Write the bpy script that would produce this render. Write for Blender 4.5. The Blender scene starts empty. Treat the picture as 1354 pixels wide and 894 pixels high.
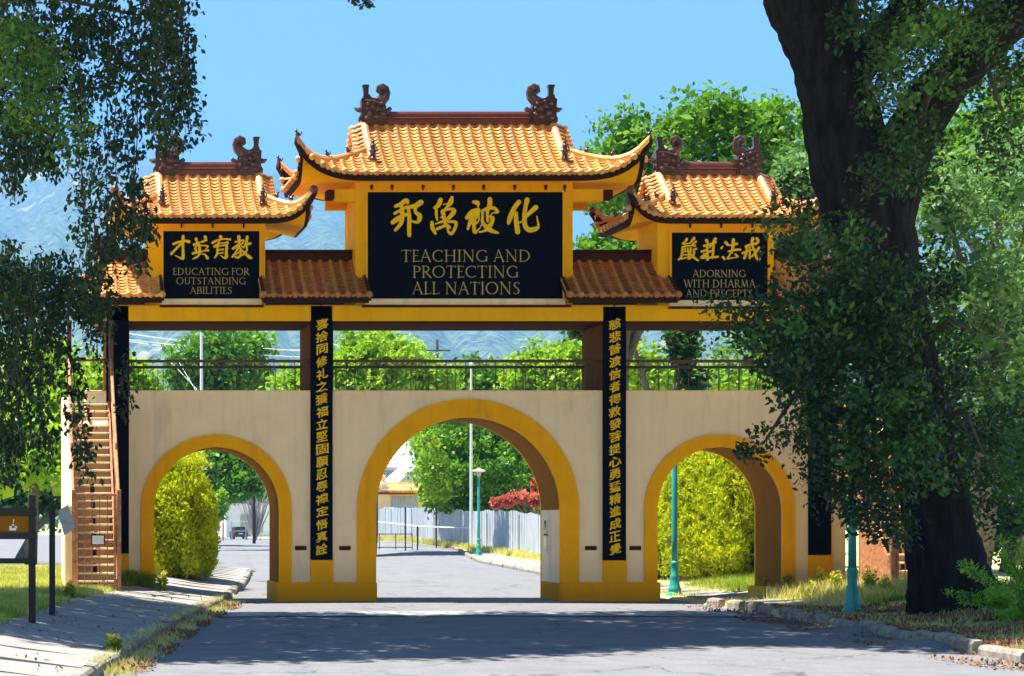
import bpy, math, random
import numpy as np
from mathutils import Vector
random.seed(7); rng = np.random.default_rng(7)
R = math.radians
SC = bpy.context.scene
COL = SC.collection
# ------------------------------------------------------------------ camera
cd = bpy.data.cameras.new("camera"); cam = bpy.data.objects.new("camera", cd); COL.objects.link(cam)
F = 2500.0; VX, VY = 26.0, 690.0; EYE = 2.1
cam.location = (0, 0, EYE); cam.rotation_euler = (R(90), 0, 0)
cd.sensor_width = 36; cd.lens = F / 1354 * 36
cd.shift_x = (677 - VX) / 1354; cd.shift_y = (VY - 447) / 1354
cd.clip_start = 0.5; cd.clip_end = 30000
SC.camera = cam
# ------------------------------------------------------------------ sky, sun, exposure
SUN_EL, SUN_AZ = R(71), R(-80)
w = bpy.data.worlds.new("World"); SC.world = w; w.use_nodes = True
nt = w.node_tree; bg = nt.nodes["Background"]
sky = nt.nodes.new("ShaderNodeTexSky"); sky.sky_type = 'NISHITA'; sky.sun_disc = False
sky.sun_elevation = SUN_EL; sky.sun_rotation = SUN_AZ; sky.air_density = 1.0; sky.dust_density = 0.1; sky.ozone_density = 5.0
nt.links.new(sky.outputs[0], bg.inputs[0]); bg.inputs[1].default_value = 0.064
sl = bpy.data.lights.new("sun", 'SUN'); sl.energy = 5.0; sl.angle = R(0.53); sl.color = (1.0, 0.95, 0.86)
so = bpy.data.objects.new("sun", sl); COL.objects.link(so)
sd = Vector((math.sin(SUN_AZ) * math.cos(SUN_EL), math.cos(SUN_AZ) * math.cos(SUN_EL), math.sin(SUN_EL)))
so.rotation_euler = (-sd).to_track_quat('-Z', 'Y').to_euler(); so.location = (0, 0, 60)
SC.view_settings.view_transform = 'Standard'; SC.view_settings.look = 'None'
SC.view_settings.exposure = 1.8; SC.view_settings.gamma = 1.0
SC.render.engine = 'CYCLES'
SC.cycles.max_bounces = 6; SC.cycles.volume_bounces = 0; SC.cycles.transparent_max_bounces = 8
SC.cycles.use_denoising = True

# ------------------------------------------------------------------ helpers
def P(px, py, Y): return (((px - VX) / F) * Y, Y, EYE + ((VY - py) / F) * Y)
def gx(px): return (px - VX) / F * 50
def gz(py): return EYE + (VY - py) / F * 50
XC = gx(616)
def sm(t):
    t = min(1, max(0, t)); return t * t * (3 - 2 * t)
def interp(x, tab):
    if x <= tab[0][0]:
        a, b = tab[0], tab[1]
    elif x >= tab[-1][0]:
        a, b = tab[-2], tab[-1]
    else:
        for a, b in zip(tab, tab[1:]):
            if a[0] <= x <= b[0]: break
    return a[1] + (b[1] - a[1]) * (x - a[0]) / (b[0] - a[0])
def XL(Y):
    return interp(min(max(Y, -40), 112), [(-40, -9), (10, -1.2), (25.7, 1.07), (37.5, 3.06), (50, 5.5), (64, 7.7), (78, 9.6), (112, 13.6)])
def XR(Y):
    return interp(min(max(Y, -40), 150), [(-40, 11.5), (0, 12.9), (28.4, 15.0), (31.8, 15.4), (38, 16.25), (44, 17.1), (47, 17.3), (60, 18.6), (75, 20.7), (95, 23.3), (120, 27.5), (150, 31)])
def g(X, Y):
    far = 1 - sm((Y - 66) / 30)
    z = 0.9 * min(1.4, max(0, (Y - 100) / 45)) * sm((X / max(Y, 1) - 0.162) / 0.045) * sm((X - 17) / 8) * (1 - sm((Y - 175) / 120))
    dl, dr = XL(Y) - X, X - XR(Y)
    if dl > 0: z += (0.13 * (1 if Y < 80 else far)) + 0.36 * sm(dl / 3.2) * far
    if dr > 0: z += 0.03 + (0.10 if Y < 46 else 0.0) + 0.42 * sm((dr - 0.9) / 3.5) * far
    return z
def on_ground(px, py):
    Y = F * 2.0 / max(2, py - VY)
    for _ in range(30):
        z = g((px - VX) / F * Y, Y); Y = 0.5 * Y + 0.5 * F * (EYE - z) / max(2, py - VY)
    X = (px - VX) / F * Y
    return X, Y, g(X, Y)

WL = {}
def put(o, loc, parent=None):
    loc = Vector(loc)
    if parent is not None:
        o.parent = parent; o.location = loc - WL[parent.name]
    else: o.location = loc
    COL.objects.link(o); WL[o.name] = loc
    return o
def tag(o, label=None, cat=None, group=None, kind=None):
    if label: o['label'] = label
    if cat: o['category'] = cat
    if group: o['group'] = group
    if kind: o['kind'] = kind
    return o
def thing(name, loc, label, cat, group=None):
    return tag(put(bpy.data.objects.new(name, None), loc), label, cat, group)
def mesh_from(name, verts, faces, mat, smooth=False):
    me = bpy.data.meshes.new(name); me.from_pydata([tuple(v) for v in verts], [], faces)
    if isinstance(mat, (list, tuple)):
        for m in mat: me.materials.append(m)
    else: me.materials.append(mat)
    if smooth: me.polygons.foreach_set('use_smooth', [True] * len(me.polygons))
    me.update(); return me
class MB:
    def __init__(s): s.v = []; s.f = []; s.mi = []; s.cm = 0
    def add(s, vs, fs):
        n = len(s.v); s.v += [tuple(v) for v in vs]; s.f += [tuple(i + n for i in f) for f in fs]; s.mi += [s.cm] * len(fs); return s
    def box(s, x0, x1, y0, y1, z0, z1):
        return s.add([(x, y, z) for z in (z0, z1) for y in (y0, y1) for x in (x0, x1)],
                     [(0, 2, 3, 1), (4, 5, 7, 6), (0, 1, 5, 4), (2, 6, 7, 3), (0, 4, 6, 2), (1, 3, 7, 5)])
    def bbox(s, x0, x1, y0, y1, z0, z1, b=0.02):   # box with bevelled vertical/front edges
        pts = [(x0 + b, y0), (x1 - b, y0), (x1, y0 + b), (x1, y1 - b), (x1 - b, y1), (x0 + b, y1), (x0, y1 - b), (x0, y0 + b)]
        cx, cy = (x0 + x1) / 2, (y0 + y1) / 2
        def ring(z, k): return [(x + (b * k if x < cx else -b * k), y + (b * k if y < cy else -b * k), z) for x, y in pts]
        v = ring(z0, 1) + ring(z0 + b, 0) + ring(z1 - b, 0) + ring(z1, 1); f = []
        for r in range(3):
            for i in range(8): f.append((r * 8 + i, r * 8 + (i + 1) % 8, (r + 1) * 8 + (i + 1) % 8, (r + 1) * 8 + i))
        f += [tuple(range(7, -1, -1)), tuple(range(24, 32))]
        return s.add(v, f)
    def tube(s, pts, rad, n=6, cap=True, squash=1.0):
        pts = [Vector(p) for p in pts]; rs = rad if isinstance(rad, (list, tuple)) else [rad] * len(pts)
        v = []; prev = None
        for i, p in enumerate(pts):
            t = (pts[min(i + 1, len(pts) - 1)] - pts[max(i - 1, 0)]).normalized()
            up = prev if prev is not None else (Vector((0, 0, 1)) if abs(t.z) < 0.9 else Vector((0, 1, 0)))
            a = t.cross(up); a = a.normalized() if a.length > 1e-5 else Vector((1, 0, 0)); b = a.cross(t).normalized(); prev = b
            for k in range(n):
                an = 2 * math.pi * k / n
                v.append(p + a * math.cos(an) * rs[i] + b * math.sin(an) * rs[i] * squash)
        f = [(i * n + k, i * n + (k + 1) % n, (i + 1) * n + (k + 1) % n, (i + 1) * n + k) for i in range(len(pts) - 1) for k in range(n)]
        if cap: f += [tuple(range(n - 1, -1, -1)), tuple((len(pts) - 1) * n + k for k in range(n))]
        return s.add(v, f)
    def lathe(s, c, prof, n=12):
        v = []; f = []
        for r, z in prof:
            for k in range(n): v.append((c[0] + r * math.cos(2 * math.pi * k / n), c[1] + r * math.sin(2 * math.pi * k / n), c[2] + z))
        m = len(prof)
        for i in range(m - 1):
            for k in range(n): f.append((i * n + k, i * n + (k + 1) % n, (i + 1) * n + (k + 1) % n, (i + 1) * n + k))
        f += [tuple(range(n - 1, -1, -1)), tuple((m - 1) * n + k for k in range(n))]
        return s.add(v, f)
    def ball(s, c, r, n=8, m=5):
        rx, ry, rz = r if isinstance(r, tuple) else (r, r, r); v = [(c[0], c[1], c[2] - rz)]; f = []
        for i in range(1, m):
            a = -math.pi / 2 + math.pi * i / m
            for k in range(n): v.append((c[0] + rx * math.cos(a) * math.cos(2 * math.pi * k / n), c[1] + ry * math.cos(a) * math.sin(2 * math.pi * k / n), c[2] + rz * math.sin(a)))
        v.append((c[0], c[1], c[2] + rz)); L = len(v) - 1
        for k in range(n):
            f.append((0, 1 + (k + 1) % n, 1 + k)); f.append((L, L - n + k, L - n + (k + 1) % n))
        for i in range(m - 2):
            for k in range(n): f.append((1 + i * n + k, 1 + i * n + (k + 1) % n, 1 + (i + 1) * n + (k + 1) % n, 1 + (i + 1) * n + k))
        return s.add(v, f)
    def prism(s, outline, y0, y1):     # outline of (x,z) extruded along y
        n = len(outline); v = [(x, y0, z) for x, z in outline] + [(x, y1, z) for x, z in outline]
        a = sum(outline[i][0] * outline[(i + 1) % n][1] - outline[(i + 1) % n][0] * outline[i][1] for i in range(n))
        f = [(i, (i + 1) % n, n + (i + 1) % n, n + i) for i in range(n)]
        fr = tuple(range(n)); bk = tuple(range(2 * n - 1, n - 1, -1))
        if a < 0: f = [q[::-1] for q in f]; fr = fr[::-1]; bk = bk[::-1]
        return s.add(v, [fr, bk] + f)
    def quad(s, a, b, c, d): return s.add([a, b, c, d], [(0, 1, 2, 3)])
    def grid(s, rows):
        n = len(rows[0]); v = [p for r in rows for p in r]
        return s.add(v, [(i * n + k, i * n + k + 1, (i + 1) * n + k + 1, (i + 1) * n + k) for i in range(len(rows) - 1) for k in range(n - 1)])
    def build(s, name, mat, parent=None, origin=None, smooth=False):
        a = np.array(s.v); lo, hi = a.min(0), a.max(0)
        if origin is None: origin = ((lo[0] + hi[0]) / 2, (lo[1] + hi[1]) / 2, lo[2])
        me = mesh_from(name, a - np.array(origin), s.f, mat, smooth)
        if isinstance(mat, (list, tuple)): me.polygons.foreach_set('material_index', s.mi)
        return put(bpy.data.objects.new(name, me), origin, parent)
def dup(o, loc=None, parent=None, label=None, sx=1):
    c = o.copy(); COL.objects.link(c)
    if parent is not None: c.parent = parent
    if loc is not None: c.location = loc
    if label: c['label'] = label
    if sx == -1: c.scale.x = -1
    for ch in o.children: dup(ch, parent=c)
    return c

# ------------------------------------------------------------------ materials
def mat(name, col, rough=0.7, var=0.15, scale=3.0, bump=0.0, bscale=30.0, spec=0.4, metal=0.0, col2=None, stretch=(1, 1, 1), detail=4, dirt=None, coat=0, streak=0, cracks=0, tint=0):
    m = bpy.data.materials.new(name); m.use_nodes = True; n = m.node_tree.nodes; l = m.node_tree.links
    b = n["Principled BSDF"]; b.inputs['Roughness'].default_value = rough; b.inputs['Metallic'].default_value = metal
    b.inputs['Specular IOR Level'].default_value = spec
    if coat: b.inputs['Coat Weight'].default_value = coat; b.inputs['Coat Roughness'].default_value = 0.25
    geo = n.new("ShaderNodeNewGeometry"); mp = n.new("ShaderNodeMapping"); mp.inputs['Scale'].default_value = stretch
    l.new(geo.outputs['Position'], mp.inputs[0])
    no = n.new("ShaderNodeTexNoise"); no.inputs['Scale'].default_value = scale; no.inputs['Detail'].default_value = detail; no.inputs['Roughness'].default_value = 0.65
    l.new(mp.outputs[0], no.inputs['Vector'])
    cr = n.new("ShaderNodeValToRGB"); c2 = col2 or tuple(max(0, c * (1 - var)) for c in col)
    c1 = col if col2 else tuple(min(1, c * (1 + var)) for c in col)
    cr.color_ramp.elements[0].position = 0.32; cr.color_ramp.elements[1].position = 0.68
    cr.color_ramp.elements[0].color = (*c2, 1); cr.color_ramp.elements[1].color = (*c1, 1)
    l.new(no.outputs[0], cr.inputs[0]); out = cr.outputs[0]
    if dirt:
        dcol, dscale, dlo, dhi, dst = dirt
        mp2 = n.new("ShaderNodeMapping"); mp2.inputs['Scale'].default_value = dst; l.new(geo.outputs['Position'], mp2.inputs[0])
        n2 = n.new("ShaderNodeTexNoise"); n2.inputs['Scale'].default_value = dscale; n2.inputs['Detail'].default_value = 6; n2.inputs['Roughness'].default_value = 0.7
        l.new(mp2.outputs[0], n2.inputs['Vector'])
        r2 = n.new("ShaderNodeMapRange"); r2.inputs[1].default_value = dlo; r2.inputs[2].default_value = dhi; r2.clamp = True
        l.new(n2.outputs[0], r2.inputs[0])
        mx = n.new("ShaderNodeMix"); mx.data_type = 'RGBA'; l.new(r2.outputs[0], mx.inputs[0]); l.new(out, mx.inputs[6]); mx.inputs[7].default_value = (*dcol, 1); out = mx.outputs[2]
    if streak:      # rain streaks down the wall and grime at its foot
        m3 = n.new("ShaderNodeMapping"); m3.inputs['Scale'].default_value = (3.2, 3.2, 0.16); l.new(geo.outputs['Position'], m3.inputs[0])
        n3 = n.new("ShaderNodeTexNoise"); n3.inputs['Scale'].default_value = 1.6; n3.inputs['Detail'].default_value = 7; l.new(m3.outputs[0], n3.inputs['Vector'])
        r3 = n.new("ShaderNodeMapRange"); r3.inputs[1].default_value = 0.52; r3.inputs[2].default_value = 0.78; r3.inputs[4].default_value = streak; l.new(n3.outputs[0], r3.inputs[0])
        sx = n.new("ShaderNodeSeparateXYZ"); l.new(geo.outputs['Position'], sx.inputs[0]); n4 = n.new("ShaderNodeMath"); n4.operation = 'MULTIPLY_ADD'; n4.inputs[1].default_value = -1.6; l.new(no.outputs[0], n4.inputs[0]); l.new(sx.outputs[2], n4.inputs[2])
        r4 = n.new("ShaderNodeMapRange"); r4.inputs[1].default_value = 0.45; r4.inputs[2].default_value = -0.75; r4.inputs[3].default_value = 0; r4.inputs[4].default_value = 0.55; l.new(n4.outputs[0], r4.inputs[0])
        mm = n.new("ShaderNodeMath"); mm.operation = 'MAXIMUM'; l.new(r3.outputs[0], mm.inputs[0]); l.new(r4.outputs[0], mm.inputs[1])
        mx3 = n.new("ShaderNodeMix"); mx3.data_type = 'RGBA'; l.new(mm.outputs[0], mx3.inputs[0]); l.new(out, mx3.inputs[6]); mx3.inputs[7].default_value = (*[c * .55 + (.012 if c > .1 else 0) for c in col], 1); out = mx3.outputs[2]
    if cracks:
        vo = n.new("ShaderNodeTexVoronoi"); vo.feature = 'DISTANCE_TO_EDGE'; vo.inputs['Scale'].default_value = cracks
        nz = n.new("ShaderNodeTexNoise"); nz.inputs['Scale'].default_value = 1.3; nz.inputs['Detail'].default_value = 6; l.new(geo.outputs['Position'], nz.inputs['Vector'])
        va = n.new("ShaderNodeVectorMath"); va.operation = 'MULTIPLY_ADD'; va.inputs[1].default_value = (1.8, 1.8, 0); l.new(nz.outputs[1], va.inputs[0]); l.new(geo.outputs['Position'], va.inputs[2]); l.new(va.outputs[0], vo.inputs['Vector'])
        r5 = n.new("ShaderNodeMapRange"); r5.inputs[1].default_value = 0.0; r5.inputs[2].default_value = 0.018; r5.inputs[3].default_value = 0.75; r5.inputs[4].default_value = 0; l.new(vo.outputs[0], r5.inputs[0])
        nk = n.new("ShaderNodeTexNoise"); nk.inputs['Scale'].default_value = 0.35; l.new(geo.outputs['Position'], nk.inputs['Vector']); rk = n.new("ShaderNodeMapRange"); rk.inputs[1].default_value = .38; rk.inputs[2].default_value = .5; l.new(nk.outputs[0], rk.inputs[0])
        mk = n.new("ShaderNodeMath"); mk.operation = 'MULTIPLY'; l.new(r5.outputs[0], mk.inputs[0]); l.new(rk.outputs[0], mk.inputs[1])
        mx5 = n.new("ShaderNodeMix"); mx5.data_type = 'RGBA'; l.new(mk.outputs[0], mx5.inputs[0]); l.new(out, mx5.inputs[6]); mx5.inputs[7].default_value = (.06, .058, .055, 1)
        ns = n.new("ShaderNodeTexNoise"); ns.inputs['Scale'].default_value = 45; ns.inputs['Detail'].default_value = 3; l.new(geo.outputs['Position'], ns.inputs['Vector']); rs = n.new("ShaderNodeMapRange"); rs.inputs[1].default_value = .3; rs.inputs[2].default_value = .7; rs.inputs[3].default_value = .72; rs.inputs[4].default_value = 1.25; l.new(ns.outputs[0], rs.inputs[0])
        mx6 = n.new("ShaderNodeMix"); mx6.data_type = 'RGBA'; mx6.blend_type = 'MULTIPLY'; mx6.inputs[0].default_value = 1; l.new(mx5.outputs[2], mx6.inputs[6]); l.new(rs.outputs[0], mx6.inputs[7]); out = mx6.outputs[2]
    if tint:        # every tile a little different
        oi = n.new("ShaderNodeObjectInfo"); hs = n.new("ShaderNodeHueSaturation"); a1 = n.new("ShaderNodeMapRange"); a1.inputs[3].default_value = 1 - tint; a1.inputs[4].default_value = 1 + tint * .6; l.new(oi.outputs['Random'], a1.inputs[0]); l.new(a1.outputs[0], hs.inputs['Value'])
        a2 = n.new("ShaderNodeMath"); a2.operation = 'PINGPONG'; a2.inputs[1].default_value = .1; l.new(oi.outputs['Random'], a2.inputs[0]); a3 = n.new("ShaderNodeMath"); a3.operation = 'MULTIPLY_ADD'; a3.inputs[1].default_value = .22; a3.inputs[2].default_value = .489; l.new(a2.outputs[0], a3.inputs[0]); l.new(a3.outputs[0], hs.inputs['Hue'])
        l.new(out, hs.inputs['Color']); out = hs.outputs[0]
    l.new(out, b.inputs['Base Color'])
    if bump:
        bn = n.new("ShaderNodeTexNoise"); bn.inputs['Scale'].default_value = bscale; bn.inputs['Detail'].default_value = 5; l.new(mp.outputs[0], bn.inputs['Vector'])
        bp = n.new("ShaderNodeBump"); bp.inputs['Strength'].default_value = bump; bp.inputs['Distance'].default_value = (0.10 if name == 'oak_bark' else 0.03)
        l.new(bn.outputs[0], bp.inputs['Height']); l.new(bp.outputs[0], b.inputs['Normal'])
    return m
def leafmat(name, dark, light, trans=0.3, gloss=0.35, hue2=None, nscale=0.5):
    m = bpy.data.materials.new(name); m.use_nodes = True; n = m.node_tree.nodes; l = m.node_tree.links
    b = n["Principled BSDF"]; b.inputs['Roughness'].default_value = 0.42; b.inputs['Specular IOR Level'].default_value = gloss * .55
    g_ = n.new("ShaderNodeNewGeometry"); cr = n.new("ShaderNodeValToRGB")
    cr.color_ramp.elements[0].color = (*dark, 1); cr.color_ramp.elements[1].color = (*light, 1)
    no = n.new("ShaderNodeTexNoise"); no.inputs['Scale'].default_value = nscale; no.inputs['Detail'].default_value = 3; l.new(g_.outputs['Position'], no.inputs['Vector'])
    ad = n.new("ShaderNodeMath"); ad.operation = 'MULTIPLY_ADD'; ad.inputs[1].default_value = 0.5; l.new(g_.outputs['Random Per Island'], ad.inputs[0])
    mr = n.new("ShaderNodeMath"); mr.operation = 'MULTIPLY_ADD'; mr.inputs[1].default_value = 1.5; mr.inputs[2].default_value = -0.5; l.new(no.outputs[0], mr.inputs[0]); l.new(mr.outputs[0], ad.inputs[2])
    l.new(ad.outputs[0], cr.inputs[0]); l.new(cr.outputs[0], b.inputs['Base Color'])
    tr = n.new("ShaderNodeBsdfTranslucent"); tc = n.new("ShaderNodeMix"); tc.data_type = 'RGBA'; tc.blend_type = 'MULTIPLY'; tc.inputs[0].default_value = 1
    l.new(cr.outputs[0], tc.inputs[6]); tc.inputs[7].default_value = (1.3, 1.35, 0.5, 1); l.new(tc.outputs[2], tr.inputs[0])
    mx = n.new("ShaderNodeMixShader"); mx.inputs[0].default_value = trans; l.new(b.outputs[0], mx.inputs[1]); l.new(tr.outputs[0], mx.inputs[2])
    l.new(mx.outputs[0], n["Material Output"].inputs[0]); return m

M = {}
M['cream'] = mat('cream_stucco', (0.95, 0.70, 0.41), 0.85, 0.05, 1.2, 0.25, 60, 0.2, dirt=((0.50, 0.39, 0.25), 0.9, 0.55, 0.85, (1, 1, 0.25)), streak=.26)
M['ochre'] = mat('ochre_paint', (0.95, 0.40, 0.001), 0.75, 0.06, 1.5, 0.15, 50, 0.08, dirt=((0.50, 0.23, 0.02), 1.1, 0.55, 0.85, (1, 1, 0.2)), streak=.26)
M['yellow'] = mat('yellow_paint', (0.96, 0.46, 0.002), 0.75, 0.06, 1.5, 0.1, 50, 0.08, dirt=((0.60, 0.30, 0.03), 1.1, 0.55, 0.9, (1, 1, 0.3)), streak=.22)
M['vault'] = mat('ochre_shade_painted', (0.25, 0.10, 0.005), 0.8, 0.08, 1.5, 0.1, 50, 0.05)  # ochre with the shade inside the arches darkened into its colour
M['brown'] = mat('brown_paint', (0.060, 0.020, 0.008), 0.8, 0.15, 3, 0.1, 40, 0.02)
M['postside'] = mat('gallery_post_brown', (0.12, 0.042, 0.006), 0.8, 0.15, 3, 0.1, 40, 0.03)  # one even dark brown over every face of the posts
M['fascia'] = mat('fascia_boards', (0.030, 0.014, 0.010), 0.7, 0.2, 3, 0.1, 40, 0.1)
M['black'] = mat('black_sign_board', (0.004, 0.005, 0.011), 0.6, 0.3, 6, 0.05, 80, 0.02, dirt=((0.03, 0.03, 0.035), 7, 0.68, 0.82, (1, 1, 1)))
M['gold'] = mat('gold_lettering', (0.95, 0.56, 0.012), 0.6, 0.10, 9, 0, 1, 0.12)
M['gold2'] = mat('dull_gold_lettering', (0.46, 0.34, 0.12), 0.6, 0.12, 9, 0, 1, 0.12)
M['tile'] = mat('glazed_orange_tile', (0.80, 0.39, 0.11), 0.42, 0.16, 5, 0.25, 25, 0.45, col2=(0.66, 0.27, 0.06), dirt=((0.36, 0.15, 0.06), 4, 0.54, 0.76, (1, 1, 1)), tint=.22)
M['tile_shaded'] = mat('glazed_tile_shade_painted', (0.50, 0.20, 0.045), 0.45, 0.16, 5, 0.25, 25, 0.45, col2=(0.34, 0.12, 0.03), dirt=((0.22, 0.09, 0.04), 6, 0.58, 0.78, (1, 1, 1)), tint=.2)  # same glaze, its colour darkened to stand in for shade from the towers
M['ridge'] = mat('brown_glaze_ridge', (0.15, 0.035, 0.018), 0.35, 0.25, 6, 0.2, 30, 0.5, coat=0.3)
M['dragon'] = mat('brown_glaze_dragon', (0.065, 0.020, 0.012), 0.3, 0.35, 12, 0.3, 30, 0.5, coat=0.4)
M['rust'] = mat('rusty_red_paint', (0.50, 0.20, 0.085), 0.65, 0.25, 8, 0.2, 60, dirt=((0.20, 0.07, 0.03), 9, 0.5, 0.7, (1, 1, 1)))
M['tread'] = mat('weathered_tread_paint', (0.88, 0.72, 0.44), 0.7, 0.12, 6, 0.2, 60, dirt=((0.42, 0.26, 0.12), 12, 0.58, 0.75, (1, 1, 1)))
M['rail'] = mat('brown_rail_paint', (0.10, 0.035, 0.022), 0.5, 0.2, 6)
M['asphalt'] = mat('old_asphalt', (0.19, 0.19, 0.197), 0.9, 0.12, 1.3, 0.5, 90, 0.2, detail=8, dirt=((0.17, 0.17, 0.178), 0.45, 0.5, 0.75, (1, 0.35, 1)), cracks=.32)
M['concrete'] = mat('pavement_concrete', (0.28, 0.268, 0.245), 0.9, 0.10, 2.0, 0.35, 70, 0.2, detail=8, dirt=((0.30, 0.27, 0.22), 1.6, 0.52, 0.75, (1, 1, 1)))
M['kerb'] = mat('kerb_concrete', (0.30, 0.27, 0.22), 0.9, 0.25, 4.0, 0.5, 30, 0.2, dirt=((0.11, 0.09, 0.07), 5, 0.46, 0.7, (1, 1, 1)))
M['gutter'] = mat('pale_gutter_concrete', (0.40, 0.42, 0.45), 0.85, 0.12, 2.5, 0.3, 50, 0.2, dirt=((0.16, 0.165, 0.18), 1.1, 0.42, 0.56, (1, 1, 1)))  # the dirt noise here paints broken tree-shadow blotches into the concrete
M['ground'] = mat('dry_grass_ground', (0.50, 0.47, 0.17), 0.95, 0.2, 0.9, 0.6, 20, 0.1, col2=(0.55, 0.46, 0.28), detail=8, dirt=((0.30, 0.36, 0.08), 1.7, 0.5, 0.7, (1, 1, 1)))
M['litter'] = mat('dead_leaf_litter', (0.22, 0.12, 0.06), 0.9, 0.4, 20)
M['lamp'] = mat('teal_lamp_paint', (0.02, 0.30, 0.26), 0.4, 0.12, 3, 0, 1, 0.5)
M['lampdark'] = mat('dark_green_lamp_paint', (0.012, 0.12, 0.10), 0.4, 0.12, 3, 0, 1, 0.5)
M['shade'] = mat('pale_lamp_shade', (0.75, 0.78, 0.78), 0.3, 0.05, 3)
M['bark'] = mat('oak_bark', (0.024, 0.021, 0.020), 0.95, 0.4, 7, 1.0, 9, 0.1, stretch=(1, 1, 0.22), col2=(0.003, 0.003, 0.003), detail=8)
M['twig'] = mat('twig_bark', (0.06, 0.045, 0.03), 0.9, 0.3, 8)
M['trunk2'] = mat('grey_trunk_bark', (0.13, 0.11, 0.085), 0.9, 0.3, 6, 0.5, 20)
M['white'] = mat('white_paint', (0.72, 0.73, 0.74), 0.6, 0.05, 2)
M['greywood'] = mat('grey_fence_boards', (0.40, 0.44, 0.49), 0.85, 0.2, 2.5, 0.3, 30, 0.2, stretch=(4, 4, 0.4))
M['greyroof'] = mat('grey_roofing', (0.52, 0.53, 0.56), 0.8, 0.12, 1.5, 0.2, 20)
M['bluewall'] = mat('blue_grey_siding', (0.22, 0.34, 0.50), 0.7, 0.1, 1.5)
M['yellowwall'] = mat('pale_yellow_wall', (0.78, 0.58, 0.16), 0.8, 0.08, 1.5)
M['darkmetal'] = mat('dark_metal', (0.03, 0.028, 0.028), 0.45, 0.2, 5, metal=0.3)
M['galv'] = mat('galvanised_steel', (0.45, 0.46, 0.47), 0.4, 0.1, 5, metal=0.7)
M['blackwood'] = mat('black_stained_wood', (0.018, 0.014, 0.012), 0.7, 0.3, 6, 0.2, 40)
M['redpaint'] = mat('faded_red_paint', (0.65, 0.16, 0.10), 0.5, 0.1, 5)
M['carpaint'] = mat('black_car_paint', (0.006, 0.006, 0.007), 0.35, 0.1, 3, 0, 1, 0.25)
M['tyre'] = mat('rubber', (0.015, 0.015, 0.015), 0.85, 0.1, 5)
M['glass'] = mat('dark_glass', (0.03, 0.04, 0.05), 0.08, 0.05, 1, 0, 1, 0.8)
M['taillight'] = mat('red_lens', (0.5, 0.02, 0.02), 0.2, 0.05, 1, 0, 1, 0.6)
M['wire'] = mat('pale_cable', (0.55, 0.57, 0.58), 0.5, 0.05, 1)
M['greypanel'] = mat('weathered_grey_panel', (0.34, 0.35, 0.33), 0.7, 0.2, 4)
M['hill'] = mat('wooded_hillside', (0.20, 0.24, 0.10), 0.95, 0.3, 0.035, 0, 1, 0.02, col2=(0.008, 0.020, 0.010), detail=14, dirt=((0.34, 0.30, 0.18), 0.0032, 0.60, 0.66, (1, 1, 1)))
L = {}
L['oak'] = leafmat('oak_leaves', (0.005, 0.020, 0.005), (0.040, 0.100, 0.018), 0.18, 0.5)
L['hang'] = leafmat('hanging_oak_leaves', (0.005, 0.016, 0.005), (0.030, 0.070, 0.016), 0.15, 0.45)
L['oaklit'] = leafmat('oak_leaves_sun_painted', (0.020, 0.065, 0.012), (0.10, 0.21, 0.04), 0.3, 0.4)  # oak leaf colour lightened to stand in for sun on the clumps
L['bright'] = leafmat('bright_green_leaves', (0.11, 0.25, 0.010), (0.40, 0.56, 0.05), 0.42, 0.3, nscale=0.35)
L['mid'] = leafmat('mid_green_leaves', (0.035, 0.13, 0.010), (0.19, 0.38, 0.03), 0.35, 0.35, nscale=0.35)
L['deep'] = leafmat('deep_green_leaves', (0.018, 0.060, 0.018), (0.060, 0.145, 0.035), 0.25, 0.35, nscale=0.4)
L['pale'] = leafmat('pale_green_leaves', (0.05, 0.14, 0.045), (0.26, 0.42, 0.16), 0.3, 0.35, nscale=0.4)
L['hedge'] = leafmat('yellow_green_hedge_sprays', (0.22, 0.30, 0.006), (0.66, 0.66, 0.02), 0.4, 0.2, nscale=1.5)
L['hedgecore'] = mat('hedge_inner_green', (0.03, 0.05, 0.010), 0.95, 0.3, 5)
L['red'] = leafmat('red_shrub_flowers', (0.28, 0.03, 0.03), (0.92, 0.34, 0.30), 0.2, 0.3, nscale=1)
L['grass'] = leafmat('green_grass_blades', (0.12, 0.20, 0.015), (0.34, 0.42, 0.05), 0.35, 0.2, nscale=1)
L['drygrass'] = leafmat('dry_grass_blades', (0.46, 0.41, 0.13), (0.72, 0.66, 0.30), 0.35, 0.2, nscale=1)
L['bare'] = mat('bare_grey_twigs', (0.34, 0.32, 0.31), 0.9, 0.2, 5)
L['fern'] = leafmat('fresh_green_needles', (0.14, 0.36, 0.03), (0.36, 0.62, 0.08), 0.4, 0.3, nscale=2)

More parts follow.
